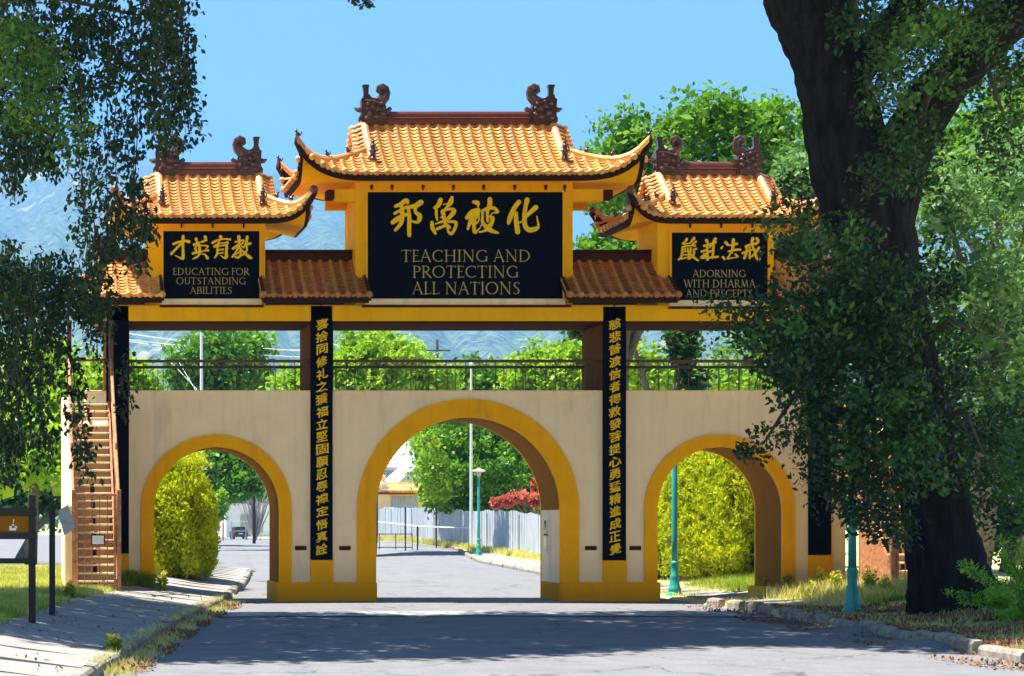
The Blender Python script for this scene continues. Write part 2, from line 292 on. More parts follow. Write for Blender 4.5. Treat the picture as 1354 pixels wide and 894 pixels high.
# ------------------------------------------------------------------ foliage tools (numpy)
def leaf_mesh(name, pts, size, mat_, up=0.35, aspect=0.55, droop=0.0):
    n = len(pts); pts = np.asarray(pts, dtype=np.float64)
    sz = size * rng.uniform(0.45, 1.5, n)[:, None]
    a = rng.normal(size=(n, 3)); a[:, 2] -= droop; a /= np.linalg.norm(a, axis=1)[:, None]
    nn = rng.normal(size=(n, 3)); nn[:, 2] = np.abs(nn[:, 2]) + up
    b = np.cross(nn, a); b /= (np.linalg.norm(b, axis=1)[:, None] + 1e-9)
    c = np.cross(a, b)
    v = np.empty((n, 4, 3))
    v[:, 0] = pts; v[:, 1] = pts + a * sz * 0.5 + b * sz * aspect * 0.5 + c * sz * 0.06
    v[:, 2] = pts + a * sz; v[:, 3] = pts + a * sz * 0.5 - b * sz * aspect * 0.5 + c * sz * 0.06
    o = pts.mean(0); v = v.reshape(-1, 3) - o
    me = bpy.data.meshes.new(name)
    me.vertices.add(n * 4); me.vertices.foreach_set('co', v.ravel())
    me.loops.add(n * 4); me.loops.foreach_set('vertex_index', np.arange(n * 4, dtype=np.int32))
    me.polygons.add(n); me.polygons.foreach_set('loop_start', np.arange(0, n * 4, 4, dtype=np.int32)); me.polygons.foreach_set('loop_total', np.full(n, 4, dtype=np.int32))
    me.materials.append(mat_); me.update(calc_edges=True); me.validate()
    return me, o
def leaves(name, pts, size, mat_, parent=None, **k):
    me, o = leaf_mesh(name, pts, size, mat_, **k)
    return put(bpy.data.objects.new(name, me), o, parent)
def clusters(centers, m, r, flat=0.7):
    centers = np.asarray(centers); n = len(centers)
    rr = (np.asarray(r) if np.ndim(r) else np.full(n, r))
    rr = rr * rng.uniform(0.6, 1.4, n)
    d = rng.normal(size=(n, m, 3)); d /= np.linalg.norm(d, axis=2)[:, :, None]; d *= rng.uniform(0.15, 1, (n, m))[:, :, None] ** 0.6
    d *= rr[:, None, None]; d[:, :, 2] *= flat
    return (centers[:, None, :] + d).reshape(-1, 3)
def shell(blobs, per_m2, thick=0.35, low=-0.75):
    out = []
    for (c, r) in blobs:
        r = np.array(r if isinstance(r, (tuple, list)) else (r, r, r), float)
        n = int(per_m2 * 4 * math.pi * ((r[0] * r[1] + r[0] * r[2] + r[1] * r[2]) / 3))
        d = rng.normal(size=(n, 3)); d /= np.linalg.norm(d, axis=1)[:, None]
        d = d[d[:, 2] > low]
        k = 1 + rng.normal(size=len(d)) * 0.06 - np.abs(rng.normal(size=len(d))) * thick * 0.5
        lump = 1 + 0.16 * np.sin(d[:, 0] * 7 + c[0]) * np.sin(d[:, 1] * 6 + c[1]) + 0.13 * np.sin(d[:, 2] * 9 + c[0] * 3)
        out.append(np.array(c) + d * r * (k * lump)[:, None])
    return np.concatenate(out)
def trunk_mb(pts, rs, n=10, wob=0.06):
    mb = MB(); Q = []; RR = []
    for (a, b), (ra, rb) in zip(zip(pts, pts[1:]), zip(rs, rs[1:])):
        for k in range(3):
            t = k / 3; Q.append([a[i] + (b[i] - a[i]) * t + random.uniform(-wob, wob) * ra * 2 for i in range(3)]); RR.append(ra + (rb - ra) * t)
    Q.append(list(pts[-1])); RR.append(rs[-1])
    return mb.tube(Q, RR, n)
def tree(label, cat_group, px, Y, blobs_px, lm, leaf=0.3, dens=2.2, m=26, cr=0.7, trunk=True, name='tree', cat='tree', base_py=None, tr=0.25, core=True):
    """blobs_px: (px, py, dY, rx_px, rz_px) of the lobes of the crown, at depth Y+dY"""
    X0 = (px - VX) / F * Y; z0 = g(X0, Y)
    root = thing(name, (X0, Y, z0), label, cat, cat_group)
    s = Y / F; blobs = []
    for (bx, by, dy, rx, rz) in blobs_px:
        c = P(bx, by, Y + dy); blobs.append((c, (rx * s, (rx * s + rz * s) * 0.45, rz * s)))
    pts = clusters(shell(blobs, dens), m, cr)
    leaves('crown', pts, leaf, lm, root)
    if core:
        inner = np.concatenate([np.array(c) + rng.normal(size=(320, 3)) * np.array(r) * 0.27 for c, r in blobs])
        leaves('inner_leaves', inner, leaf * 1.7, lm, root, aspect=0.8)
    if trunk:
        top = max(blobs, key=lambda b: b[0][2])[0]
        mid = (X0 + (top[0] - X0) * 0.3, Y, z0 + (top[2] - z0) * 0.45)
        trunk_mb([(X0, Y, z0 - 0.1), mid, (top[0], top[1], top[2])], [tr, tr * 0.75, tr * 0.25]).build('trunk', M['trunk2'], root, smooth=True)
        mb = MB()
        for c, r in blobs[:8]:
            a = Vector(mid); b_ = Vector(c); mb.tube([a, (a + b_) / 2 + Vector((0, 0, 0.3)), b_], [tr * 0.45, tr * 0.3, tr * 0.12], 6)
        mb.build('branches', M['trunk2'], root, smooth=True)
    return root

# ================================================================== SETTING
ys = [-40, -20, 0] + [8 + 2 * i for i in range(60)] + [130, 135, 140, 145, 150, 160, 175, 200, 240, 300, 400, 600, 1000, 2000, 4000, 9000]
lo_off = [9000, 3000, 900, 300, 120, 60, 30, 18, 10, 6, 4.2, 3.2, 2.4, 1.6, 1.0, 0.5, 0.16]
rows = []
for Y in ys:
    a, b = XL(Y), XR(Y); r = []
    for o in lo_off: r.append((a - o, Y, g(a - o, Y)))
    r.append((a - 0.02, Y, -0.05))
    for k in range(1, 8):
        x = a + (b - a) * k / 8; r.append((x, Y, g(x, Y) - 0.05))
    r.append((b + 0.02, Y, g(b - 0.05, Y) - 0.05))
    for o in reversed(lo_off): r.append((b + o, Y, g(b + o, Y)))
    rows.append(r)
tag(MB().grid(rows).build('ground', M['ground'], origin=(0, 0, 0), smooth=True), kind='structure')
# road, in the same coordinates, 5 cm up on the ground's bed
rows = []
for Y in [y for y in ys if y <= 300]:
    a, b = XL(Y), XR(Y)
    rows.append([(a + (b - a) * k / 10, Y, g(a + (b - a) * k / 10 , Y) + 0.03 * math.sin(math.pi * k / 10) - 0.012) for k in range(11)])
tag(MB().grid(rows).build('road', M['asphalt'], origin=(0, 0, 0), smooth=True), kind='structure')
# wide yard of asphalt behind the gate, on the left
rows = []
for Y in [80, 90, 100, 110, 120, 130, 150, 175, 200, 240, 300]:
    rows.append([(x, Y, g(x, Y) + (0.004 + 0.02 * sm((Y - 80) / 15) if x < XL(Y) else -0.06)) for x in [XL(Y) - 26, XL(Y) - 12, XL(Y) - 6, XL(Y) - 3, XL(Y) - 1, XL(Y) - 0.05, XL(Y) + 0.3]])
tag(MB().grid(rows).build('yard', M['asphalt'], origin=(0, 0, 0), smooth=True), kind='structure')
# valley gutter across the road
rows = []
for Y, d in ((41.6, 0.004), (42.0, -0.0), (42.4, -0.004), (42.95, 0.02), (43.3, 0.022), (43.35, 0.004)):
    a, b = XL(Y) + 0.05, XR(Y) - 0.1
    rows.append([(a + (b - a) * k / 16, Y + 0.05 * math.sin(k * 1.1), 0.03 * math.sin(math.pi * k / 16) + d + 0.004) for k in range(17)])
tag(MB().grid(rows).build('gutter', M['gutter'], origin=(0, 0, 0)), kind='structure')
# pavements made of slabs
def slabs(name, edge, o0, o1, Y0, Y1, step, side, lift=0.03):
    root = tag(put(bpy.data.objects.new(name, None), (edge(Y0), Y0, 0)), kind='structure')
    Y = Y0
    while Y < Y1:
        Yn = Y + step * random.uniform(0.94, 1.06); gap = 0.012; mb = MB(); t = random.uniform(-0.006, 0.006)
        rr = []
        for yy in (Y + gap, (Y + Yn) / 2, Yn - gap):
            xs = [edge(yy) + side * (o0 + (o1 - o0) * k / 2) for k in range(3)]
            rr.append([(x, yy, g(x, yy) + lift + t) for x in xs])
        if side < 0: rr = [r[::-1] for r in rr]
        mb.grid(rr)
        n0 = [rr[0][0], rr[0][-1]]; mb.quad((*n0[0][:2], n0[0][2] - 0.1), (*n0[1][:2], n0[1][2] - 0.1), n0[1], n0[0])
        xin = [r[-1] if side < 0 else r[0] for r in rr]
        for p, q in zip(xin, xin[1:]): mb.quad((p[0], p[1], p[2] - 0.2), (q[0], q[1], q[2] - 0.2), q, p)
        mb.build('paving_slab', M['concrete'], root); Y = Yn
slabs('pavement_left', XL, 0.17, 2.3, 14, 80, 1.9, -1)
slabs('pavement_right', XR, 0.55, 1.9, 40, 110, 1.9, 1)
# kerbs of single stones
def kerb(name, edge, Y0, Y1, length, side, h, rough, gapc=0.0):
    root = tag(put(bpy.data.objects.new(name, None), (edge(Y0), Y0, 0)), kind='structure'); Y = Y0
    while Y < Y1:
        l = length * random.uniform(0.75, 1.25)
        if random.random() > gapc:
            xa, xb = edge(Y + 0.03), edge(Y + l - 0.03); j = random.uniform(-rough, rough); t = random.uniform(-rough, rough) * 0.5
            mb = MB(); hh = h + t; w_ = 0.17; v = []
            for (x, y) in ((xa, Y + 0.03), ((xa + xb) / 2, Y + l / 2), (xb, Y + l - 0.03)):
                z = g(edge(y) - side * 0.05, y); c = random.uniform(0, rough * 0.5)
                v.append([(x + j + side * a, y, z + b) for a, b in ((-0.01, -0.15), (0.0, hh - 0.04 - c), (0.035, hh - c * 0.5), (w_, hh + 0.01), (w_ + 0.01, -0.15))])
            if side < 0: v = [r[::-1] for r in v]
            mb.grid([r[::-1] for r in v]); n = 5
            mb.add(v[0], [tuple(range(n))]); mb.add(v[-1], [tuple(range(n - 1, -1, -1))])
            mb.build('kerb_stone', M['kerb'], root)
        Y += l
kerb('kerb_left', XL, 14, 79, 1.5, -1, 0.16, 0.03, 0.04)
kerb('kerb_right', XR, 24, 47.2, 0.95, 1, 0.19, 0.08, 0.12)
kerb('kerb_behind_gate', XR, 55, 120, 2.4, 1, 0.14, 0.03)
# wooded mountain range
def ridge_py(px):
    return interp(px, [(-700, 250), (-200, 225), (0, 232), (60, 205), (120, 196), (190, 214), (348, 222), (400, 238), (470, 275), (560, 330), (700, 352), (800, 330), (950, 300), (1100, 270), (1400, 250), (2200, 260)])
rows = []; NX = 230
for j in range(26):
    t = j / 25; Y = 3300 + 5700 * t; r = []
    for i in range(NX):
        px = -500 + 2400 * i / (NX - 1); X = (px - VX) / F * 9000 * (0.55 + 0.45 * t)
        H = (VY - ridge_py(px)) / F * 9000 + EYE
        n = (math.sin(px * 0.031 + t * 6) * 0.5 + math.sin(px * 0.077 - t * 9 + 1) * 0.3 + math.sin(px * 0.19 + t * 17) * 0.16 + math.sin(px * 0.53 + t * 31 + 2) * 0.09 + math.sin(px * 1.17 - t * 53) * 0.05)
        z = H * (t ** 0.85) * (1 + 0.10 * n * (1 - t)) + H * 0.012 * n + random.uniform(-9, 9)
        r.append((X, Y, max(-5, z) if j else -10))
    rows.append(r)
rows.append([(x, y + 500, -20) for x, y, z in rows[-1]])
tag(MB().grid(rows).build('hills', M['hill'], origin=(0, 8000, 0), smooth=True), kind='structure')

# ================================================================== THE GATEWAY
GY0, GY1 = 50.0, 51.8
gate = thing('gateway', (XC, 50.9, 0), 'cream and yellow three-arched gateway with stacked orange tiled roofs across the road', 'gateway')
ARCH = [(gx(286), 83 / 50.0, 99.5 / 50.0), (gx(618.5), 122 / 50.0, 146.5 / 50.0), (gx(951), 83 / 50.0, 99.5 / 50.0)]
SPR = gz(674); ZT = gz(518)
WX0, WX1 = gx(114), gx(1118)
mb = MB(); NA = 28; x = WX0
def col_faces(xa, za, xb, zb, zt):
    mb.quad((xa, GY0, za), (xb, GY0, zb), (xb, GY0, zt), (xa, GY0, zt))
    mb.quad((xb, GY1, zb), (xa, GY1, za), (xa, GY1, zt), (xb, GY1, zt))
for cx, ri, ro in ARCH:
    col_faces(x, -0.4, cx - ri, -0.4, ZT)
    mb.quad((cx - ri, GY1, -0.4), (cx - ri, GY0, -0.4), (cx - ri, GY0, SPR), (cx - ri, GY1, SPR))
    mb.quad((cx + ri, GY0, -0.4), (cx + ri, GY1, -0.4), (cx + ri, GY1, SPR), (cx + ri, GY0, SPR))
    mb_l = MB()
    for k in range(NA):
        a0, a1 = math.pi * (1 - k / NA), math.pi * (1 - (k + 1) / NA)
        xa, za, xb, zb = cx + ri * math.cos(a0), SPR + ri * math.sin(a0), cx + ri * math.cos(a1), SPR + ri * math.sin(a1)
        col_faces(xa, za, xb, zb, ZT)
        mb.quad((xb, GY0, zb), (xa, GY0, za), (xa, GY1, za), (xb, GY1, zb))
    x = cx + ri
col_faces(x, -0.4, WX1, -0.4, ZT)
mb.quad((WX0, GY1, -0.4), (WX0, GY0, -0.4), (WX0, GY0, ZT), (WX0, GY1, ZT)); mb.quad((WX1, GY0, -0.4), (WX1, GY1, -0.4), (WX1, GY1, ZT), (WX1, GY0, ZT))
mb.quad((WX0, GY0, ZT), (WX1, GY0, ZT), (WX1, GY1, ZT), (WX0, GY1, ZT))
mb.build('wall', M['cream'], gate)
# arch surrounds, front and back, and the painted lining of each vault
for i, (cx, ri, ro) in enumerate(ARCH):
    for (ya, yb) in ((GY0 - 0.05, GY0 + 0.012), (GY1 - 0.012, GY1 + 0.05)):
        mb = MB(); n = 40; ins = []; outs = []
        for k in range(n + 1):
            a = math.pi * (1 - k / n); ins.append((cx + (ri - 0.012) * math.cos(a), SPR + (ri - 0.012) * math.sin(a))); outs.append((cx + ro * math.cos(a), SPR + ro * math.sin(a)))
        ins = [(cx - ri + 0.012, 0.0)] + ins + [(cx + ri - 0.012, 0.0)]; outs = [(cx - ro, 0.0)] + outs + [(cx + ro, 0.0)]
        for k in range(len(ins) - 1):
            (a, b), (c, d) = ins[k], ins[k + 1]; (e, f), (h, j) = outs[k], outs[k + 1]
            mb.quad((a, ya, b), (c, ya, d), (h, ya, j), (e, ya, f)); mb.quad((c, yb, d), (a, yb, b), (e, yb, f), (h, yb, j))
            mb.quad((a, yb, b), (c, yb, d), (c, ya, d), (a, ya, b)); mb.quad((e, ya, f), (h, ya, j), (h, yb, j), (e, yb, f))
        mb.build('arch_surround', M['ochre'], gate)
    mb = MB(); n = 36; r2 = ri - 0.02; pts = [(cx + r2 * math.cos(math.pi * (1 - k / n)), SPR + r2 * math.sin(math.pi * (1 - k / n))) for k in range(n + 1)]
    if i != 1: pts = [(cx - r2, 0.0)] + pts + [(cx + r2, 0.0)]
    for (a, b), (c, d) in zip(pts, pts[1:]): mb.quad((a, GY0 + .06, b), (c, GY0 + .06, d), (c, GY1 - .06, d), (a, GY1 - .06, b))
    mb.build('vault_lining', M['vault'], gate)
# plinths
def plinth(x0, x1, z1, z0=-0.3, d=0.10): MB().bbox(x0, x1, GY0 - d, GY1 + d, z0, z1, 0.025).build('plinth', M['ochre'], gate)
plinth(gx(365), gx(498), gz(770)); plinth(gx(740.5), gx(872), gz(770))
plinth(gx(1024), gx(1036), gz(777), d=0.06)
# pilasters carrying the hanging boards
PIL = [(140, 171), (410, 440.5), (796.5, 828), (1068, 1100)]
ZB0, ZB1 = gz(428), gz(403.5)
for a, b in PIL:
    MB().box(gx(a) + 0.01, gx(b) - 0.01, GY0 - 0.07, GY0 + 0.02, -0.3, gz(732)).build('pilaster_base', M['ochre'], gate)
    MB().box(gx(a), gx(b), GY0 - 0.045, GY0 + 0.015, gz(733), ZT - .01).build('pilaster', M['cream'], gate)
    MB().bbox(gx(a), gx(b), GY0 - 0.04, GY1 + 0.04, ZT + .002, ZB0 - .002, 0.02).build('gallery_post', M['postside'], gate)
# gallery: coping, floor edge, beam
MB().bbox(WX0 - 0.03, WX1 + 0.03, GY0 - 0.035, GY1 + 0.035, ZT - 0.02, ZT + 0.035, 0.012).build('coping', M['cream'], gate)
MB().bbox(gx(130), gx(1102), GY0 - 0.10, GY1 + 0.10, ZB0 + 0.06, ZB1, 0.02).build('beam', M['yellow'], gate)
MB().bbox(gx(131), gx(1101), GY0 - 0.07, GY1 + 0.07, ZB0 - 0.0, ZB0 + 0.058, 0.012).build('beam_trim', M['brown'], gate)
# railings between the posts
for (a, b) in ((171, 410), (440.5, 796.5), (828, 1068)):
    for Y, ph in ((GY0 + 0.22, 0), (GY1 - 0.22, 0.09)):
        zt = gz(477) - (0 if Y < 51 else 0.05); x0, x1 = gx(a) - 0.02, gx(b) + 0.02
        rl = MB().bbox(x0, x1, Y - 0.03, Y + 0.03, zt - 0.03, zt + 0.045, 0.01).build('railing', M['rail'], gate)
        n = int((x1 - x0) / (0.26 if Y < 51 else .5)); proto = None
        for k in range(n):
            xx = x0 + ph + (x1 - x0) * (k + 0.5) / n + random.uniform(-.01, .01)
            if proto is None:
                proto = MB().box(xx - .008, xx + .008, Y - .008, Y + .008, ZT + .03, zt - .03).build('baluster', M['rail'], rl)
            else:
                o = proto.copy(); put(o, (xx, Y, ZT + .03), rl)
# small dark plaques beside the central boards
for px in (397.5, 456, 781, 840):
    MB().bbox(gx(px - 7.5), gx(px + 7.5), GY0 - 0.03, GY0 + 0.01, gz(727.5), gz(722), 0.006).build('plaque', M['brown'], gate)
# notice slots on the inner jamb of the central arch
jx = ARCH[1][0] + ARCH[1][1]
for za, zb, mm in ((gz(706), gz(688), 'glass'), (gz(730), gz(709), 'glass')):
    f = MB().box(jx - 0.03, jx + 0.01, 51.15, 51.45, za - .05, zb + .05).build('notice_frame', M['white'], gate)
    MB().box(jx - 0.036, jx - 0.026, 51.2, 51.4, za, zb).build('notice_pane', M[mm], f)

# ---------------------------------------------------------------- roofs
def frame_curve(pts): return [Vector(p) for p in pts]
def cover_mesh(mb, pts, lat, r=0.066, cap=True, joint=0.26):
    """half-round cover tiles along pts (eave first)"""
    pts = frame_curve(pts); lat = Vector(lat).normalized(); n = 6; rings = []; acc = 0
    for i, p in enumerate(pts):
        t = (pts[min(i + 1, len(pts) - 1)] - pts[max(i - 1, 0)]).normalized(); nm = lat.cross(t).normalized()
        if nm.z < 0: nm = -nm
        for rr in ((r * 0.90, r) if 0 < i < len(pts) - 1 else (r,)):
            q = p + (t * 0.004 if rr == r else Vector())
            rings.append([q + lat * (math.cos(math.pi * k / n) * rr) + nm * (math.sin(math.pi * k / n) * rr + 0.0) for k in range(n + 1)])
    mb.grid(rings)
    if cap:
        t = (pts[1] - pts[0]).normalized(); nm = lat.cross(t).normalized()
        if nm.z < 0: nm = -nm
        c = pts[0] - t * 0.03; m = 12; ra = r * 1.3
        a = [c + nm * 0.012 + lat * math.cos(2 * math.pi * k / m) * ra + nm * math.sin(2 * math.pi * k / m) * ra for k in range(m)]
        b = [v + t * 0.07 for v in a]; bs = [c - t * 0.032 + nm * 0.012 + (v - c - nm * 0.012) * 0.68 for v in a]
        mb.add(a + b + bs + [c - t * 0.045 + nm * 0.012], [(k, (k + 1) % m, m + (k + 1) % m, m + k) for k in range(m)] + [(2 * m + k, 2 * m + (k + 1) % m, (k + 1) % m, k) for k in range(m)] + [(2 * m + k, 3 * m, 2 * m + (k + 1) % m) for k in range(m)])
def pan_mesh(mb, pts, lat, w, steps):
    """stepped rows of concave pan tiles along pts (eave first)"""
    pts = frame_curve(pts); lat = Vector(lat).normalized()
    L_ = [0]
    for a, b in zip(pts, pts[1:]): L_.append(L_[-1] + (b - a).length)
    def at(d):
        for i in range(len(pts) - 1):
            if d <= L_[i + 1] or i == len(pts) - 2:
                t = (pts[i + 1] - pts[i]); k = (d - L_[i]) / max(1e-6, L_[i + 1] - L_[i]); tt = t.normalized(); nm = lat.cross(tt).normalized()
                return pts[i] + t * k, (nm if nm.z > 0 else -nm), tt
    n = max(1, int(round(L_[-1] / steps)))
    for i in range(n):
        d0, d1 = L_[-1] * i / n, L_[-1] * (i + 1) / n
        p, nm, t = at(d0 + 1e-4); q, nm2, _ = at(d1 - 1e-4)
        prof = [(-0.5, 0.030), (-0.25, 0.006), (0, -0.004), (0.25, 0.006), (0.5, 0.030)]
        lo = [p - t * 0.012 + lat * (a * w) + nm * (b - 0.012) for a, b in prof]
        up = [p - t * 0.030 * (1 - 4 * a * a) + lat * (a * w) + nm * (b + 0.036) for a, b in prof]
        en = [q + lat * (a * w) + nm2 * (b - 0.006) for a, b in prof]
        mb.grid([lo, up, en])
    p, nm, t = at(0)      # drip lip under the first pan
    c = p - t * 0.02; tip = [c + lat * (a * w) + nm * (0.02 - 0.085 * (1 - 4 * a * a)) for a in (-0.5, -0.3, 0, 0.3, 0.5)]
    top = [c + lat * (a * w) + nm * 0.03 for a in (-0.5, -0.3, 0, 0.3, 0.5)]
    mb.grid([tip, top])
def beast(parent, loc, s=1.0, mirror=1, name='ridge_figure', m='dragon'):
    x, y, z = loc; mb = MB()
    mb.ball((x, y, z + .09 * s), (.075 * s, .045 * s, .085 * s)).ball((x - mirror * .05 * s, y, z + .20 * s), (.05 * s, .035 * s, .045 * s), 7, 4)
    mb.tube([(x + mirror * .06 * s, y, z + .05 * s), (x + mirror * .12 * s, y, z + .14 * s), (x + mirror * .09 * s, y, z + .22 * s)], [.02 * s, .018 * s, .008 * s], 5)
    mb.tube([(x - mirror * .04 * s, y, z), (x - mirror * .04 * s, y, z + .12 * s)], .018 * s, 5)
    mb.tube([(x - mirror * .04 * s, y, z + .22 * s), (x - mirror * .02 * s, y, z + .29 * s)], [.014 * s, .004 * s], 4)
    mb.build(name, M[m], parent, smooth=True)
def guardian(parent, loc, h=0.62):
    x, y, z = loc; k = h / 0.62
    mb = MB().lathe((x, y, z), [(.10 * k, 0), (.10 * k, .05 * k), (.075 * k, .07 * k), (.085 * k, .2 * k), (.10 * k, .24 * k), (.07 * k, .27 * k), (.065 * k, .36 * k), (.085 * k, .40 * k), (.05 * k, .44 * k)], 8)
    mb.ball((x, y, z + .49 * k), .05 * k, 7, 5).ball((x, y, z + .57 * k), (.025 * k, .025 * k, .05 * k), 6, 4)
    mb.tube([(x - .09 * k, y, z + .36 * k), (x - .12 * k, y - .02, z + .24 * k), (x - .04 * k, y - .07 * k, z + .26 * k)], .022 * k, 5)
    mb.tube([(x + .09 * k, y, z + .36 * k), (x + .12 * k, y - .02, z + .24 * k), (x + .04 * k, y - .07 * k, z + .26 * k)], .022 * k, 5)
    mb.build('guardian_figure', M['dragon'], parent, smooth=True)
def dragon(parent, loc, face=1, k=1.0, m='dragon'):
    """ridge-end dragon: body block, scroll tail curling over the ridge, upright sword hilt, fins"""
    x0, y0, z0 = loc; u = 0.00274 * k
    def q(zx, zy): return (x0 + face * (zx - 200) * u, z0 + (480 - zy) * u)
    mb = MB(); body = [q(150, 500), (q(402, 500)), q(405, 440), q(430, 400), q(385, 380), q(392, 330), q(375, 290), q(330, 265), q(290, 250), q(245, 235), q(225, 205), q(170, 210), q(165, 240), q(145, 255), q(150, 350)]
    mb.prism(body, y0 - .13 * k, y0 + .13 * k)
    bev = [(x0 + (a - x0 - face * 60 * u) * 0.82 + face * 60 * u, z0 + (b - z0) * 0.88 + 0.03) for a, b in body]
    mb.prism(bev, y0 - .17 * k, y0 + .17 * k)
    def tb(pl, rr, n=8): mb.tube([(q(a, b)[0], y0, q(a, b)[1]) for a, b in pl], [r * u for r in rr], n, squash=1.4)
    tb([(290, 300), (345, 265), (385, 225), (400, 180), (390, 140), (362, 122), (332, 135), (325, 165), (345, 182), (365, 172)], [46, 42, 36, 30, 27, 26, 25, 22, 18, 12])
    hil = [q(176, 215), q(222, 215), q(224, 110), q(200, 104), q(166, 110)]; mb.prism(hil, y0 - .06 * k, y0 + .06 * k)
    mb.prism([q(162, 128), q(228, 128), q(228, 108), q(162, 108)], y0 - .075 * k, y0 + .075 * k)
    tb([(160, 350), (115, 352), (85, 335)], [24, 18, 6], 6); tb([(390, 390), (425, 350), (445, 330)], [26, 20, 14], 6); tb([(170, 400), (140, 440), (130, 470)], [16, 14, 4], 6)
    for (a, b, r) in ((210, 300, 26), (260, 330, 30), (310, 350, 34), (230, 390, 34), (300, 420, 36), (360, 400, 28), (200, 440, 26), (360, 345, 20), (270, 280, 18), (345, 300, 20)):
        X, Z = q(a, b); mb.ball((X, y0 - .16 * k, Z), (r * u, .07 * k, r * u), 7, 4)
    for (a, b, c, d) in ((180, 270, 330, 300), (190, 350, 380, 370), (200, 420, 390, 440)):
        X, Z = q(a, b); X2, Z2 = q(c, d); mb.tube([(X, y0 - .18 * k, Z), ((X + X2) / 2, y0 - .21 * k, (Z + Z2) / 2 + .02), (X2, y0 - .18 * k, Z2)], .022 * k, 5)
    mb.build('dragon_ornament', M[m], parent)
PITCH = 0.279
def hip_roof(cx, hw, Yf, Yb, z0, H, lift, gh, uh=0.52, dragon_k=1.0, rm='ridge', soff_in=None, soff_z=None, guard=0.6):
    Rr = (Yb - Yf) / 2; W = hw - gh; Ym = (Yf + Yb) / 2
    prof = lambda u: H * (0.70 * u + 0.30 * u * u)
    def FP(x, u, off=0.0, back=False):
        t = min(1, max(0, (hw - abs(x - cx)) / W)); z = z0 + prof(u) + lift * (1 - t) ** 3.6 * (1 - u) ** 1.5 + off
        y = Yf + u * Rr; return (x, (2 * Ym - y) if back else y, z)
    def umax(x):
        t = min(1, max(0, (hw - abs(x - cx)) / W)); return 1.0 if t >= 1 else uh * t
    def tt(y):
        u = min(y - Yf, Yb - y) / Rr; return min(1, u / uh)
    def SP(y, v, s, off=0.0):
        t = tt(y); return (cx + s * (hw - v * W), y, z0 + prof(uh * v) + lift * (1 - t) ** 3.6 * (1 - uh * v) ** 1.5 + off)
    # deck
    mb = MB(); xs = [cx - hw + 0.001 + (2 * hw - 0.002) * i / 80 for i in range(81)]
    for back in (False, True):
        mb.grid([[FP(x, umax(x) * j / 8, -0.03, back) for x in xs] for j in range(9)])
    yy = [Yf + (Yb - Yf) * i / 24 for i in range(25)]
    for s in (-1, 1): mb.grid([[SP(y, tt(y) * j / 6, s, -0.03) for y in yy] for j in range(7)])
    roof = mb.build('roof', M['fascia'], gate, smooth=False)
    # tiles on the front
    n = int(hw / PITCH)
    for i in range(-n, n + 1):
        x = cx + i * PITCH; um = umax(x)
        if um > 0.03:
            mb = MB(); m = 12 if um == 1 else 4; cover_mesh(mb, [FP(x, um * j / m) for j in range(m + 1)], (1, 0, 0)); mb.build('cover_tile', M['tile'], roof, smooth=True)
        x2 = x + PITCH / 2; um = umax(x2)
        if um > 0.02 and i < n:
            mb = MB(); m = 10 if um == 1 else 3; pan_mesh(mb, [FP(x2, um * j / m) for j in range(m + 1)], (1, 0.0, (FP(x2 + .05, 0)[2] - FP(x2 - .05, 0)[2]) / .1), PITCH - 0.075, 0.15); mb.build('pan_tile', M['tile'], roof)
    # tiles on the sides, two slopes
    ny = int((Yb - Yf) / PITCH)
    for s in (-1, 1):
        for i in range(1, ny + 1):
            y = Yf + (Yb - Yf - ny * PITCH) / 2 + (i - .5) * PITCH; vm = tt(y)
            if vm < .05: continue
            mb = MB(); cover_mesh(mb, [SP(y, vm * j / 4, s) for j in range(5)], (0, 1, 0)); mb.build('cover_tile', M['tile'], roof, smooth=True)
            y2 = min(y + PITCH / 2, Yb - .02)
            mb = MB(); pan_mesh(mb, [SP(y2, tt(y2) * j / 3, s) for j in range(4)], (0, 1, 0), PITCH - 0.075, 0.15); mb.build('pan_tile', M['tile'], roof)
    # back slope, out of sight from the road: one mesh
    mb = MB()
    for i in range(-n, n + 1):
        x = cx + i * PITCH; um = umax(x)
        if um > .03: cover_mesh(mb, [FP(x, um * j / 5, 0, True) for j in range(6)], (1, 0, 0))
    tag(mb.build('rear_cover_tiles', M['tile'], roof, smooth=True), kind='stuff')
    # fascia boards round the eaves and the curved soffit
    mb = MB(); out = []
    for i in range(81): out.append(FP(xs[i], 0))
    for y in yy[1:-1]: out.append(SP(y, 0, 1))
    for i in range(80, -1, -1): out.append(FP(xs[i], 0, 0, True))
    for y in yy[-2:0:-1]: out.append(SP(y, 0, -1))
    out.append(out[0])
    fh = 0.17; c0 = Vector((cx, Ym, 0))
    def inn(p, d): return (cx + (p[0] - cx) * (1 - d / hw), Ym + (p[1] - Ym) * (1 - d / Rr), p[2])
    def fhz(p): return fh * (1 + 0.9 * max(0, (p[2] - z0)) / max(lift, .1) * 0.8)
    r0 = [(*inn(p, 0.05)[:2], p[2] - 0.02) for p in out]; r1 = [(*inn(p, 0.03)[:2], p[2] - 0.03 - fhz(p)) for p in out]; r2 = [(*inn(p, 0.12)[:2], p[2] - 0.03 - fhz(p)) for p in out]
    mb.grid([r1, r0]); mb.grid([r2, r1]); mb.build('fascia', M['fascia'], roof)
    a0, a1, b0, b1 = soff_in; mb = MB(); rws = [r2]
    for k in (0.33, 0.66, 1.0):
        row = []
        for p in r2:
            qx = min(a1, max(a0, p[0])); qy = min(b1, max(b0, p[1])); zt = soff_z
            row.append((p[0] + (qx - p[0]) * k, p[1] + (qy - p[1]) * k, p[2] + (zt - p[2]) * (1 - (1 - k) ** 1.7)))
        rws.append(row)
    mb.grid(rws); mb.build('soffit', M['yellow'], roof)
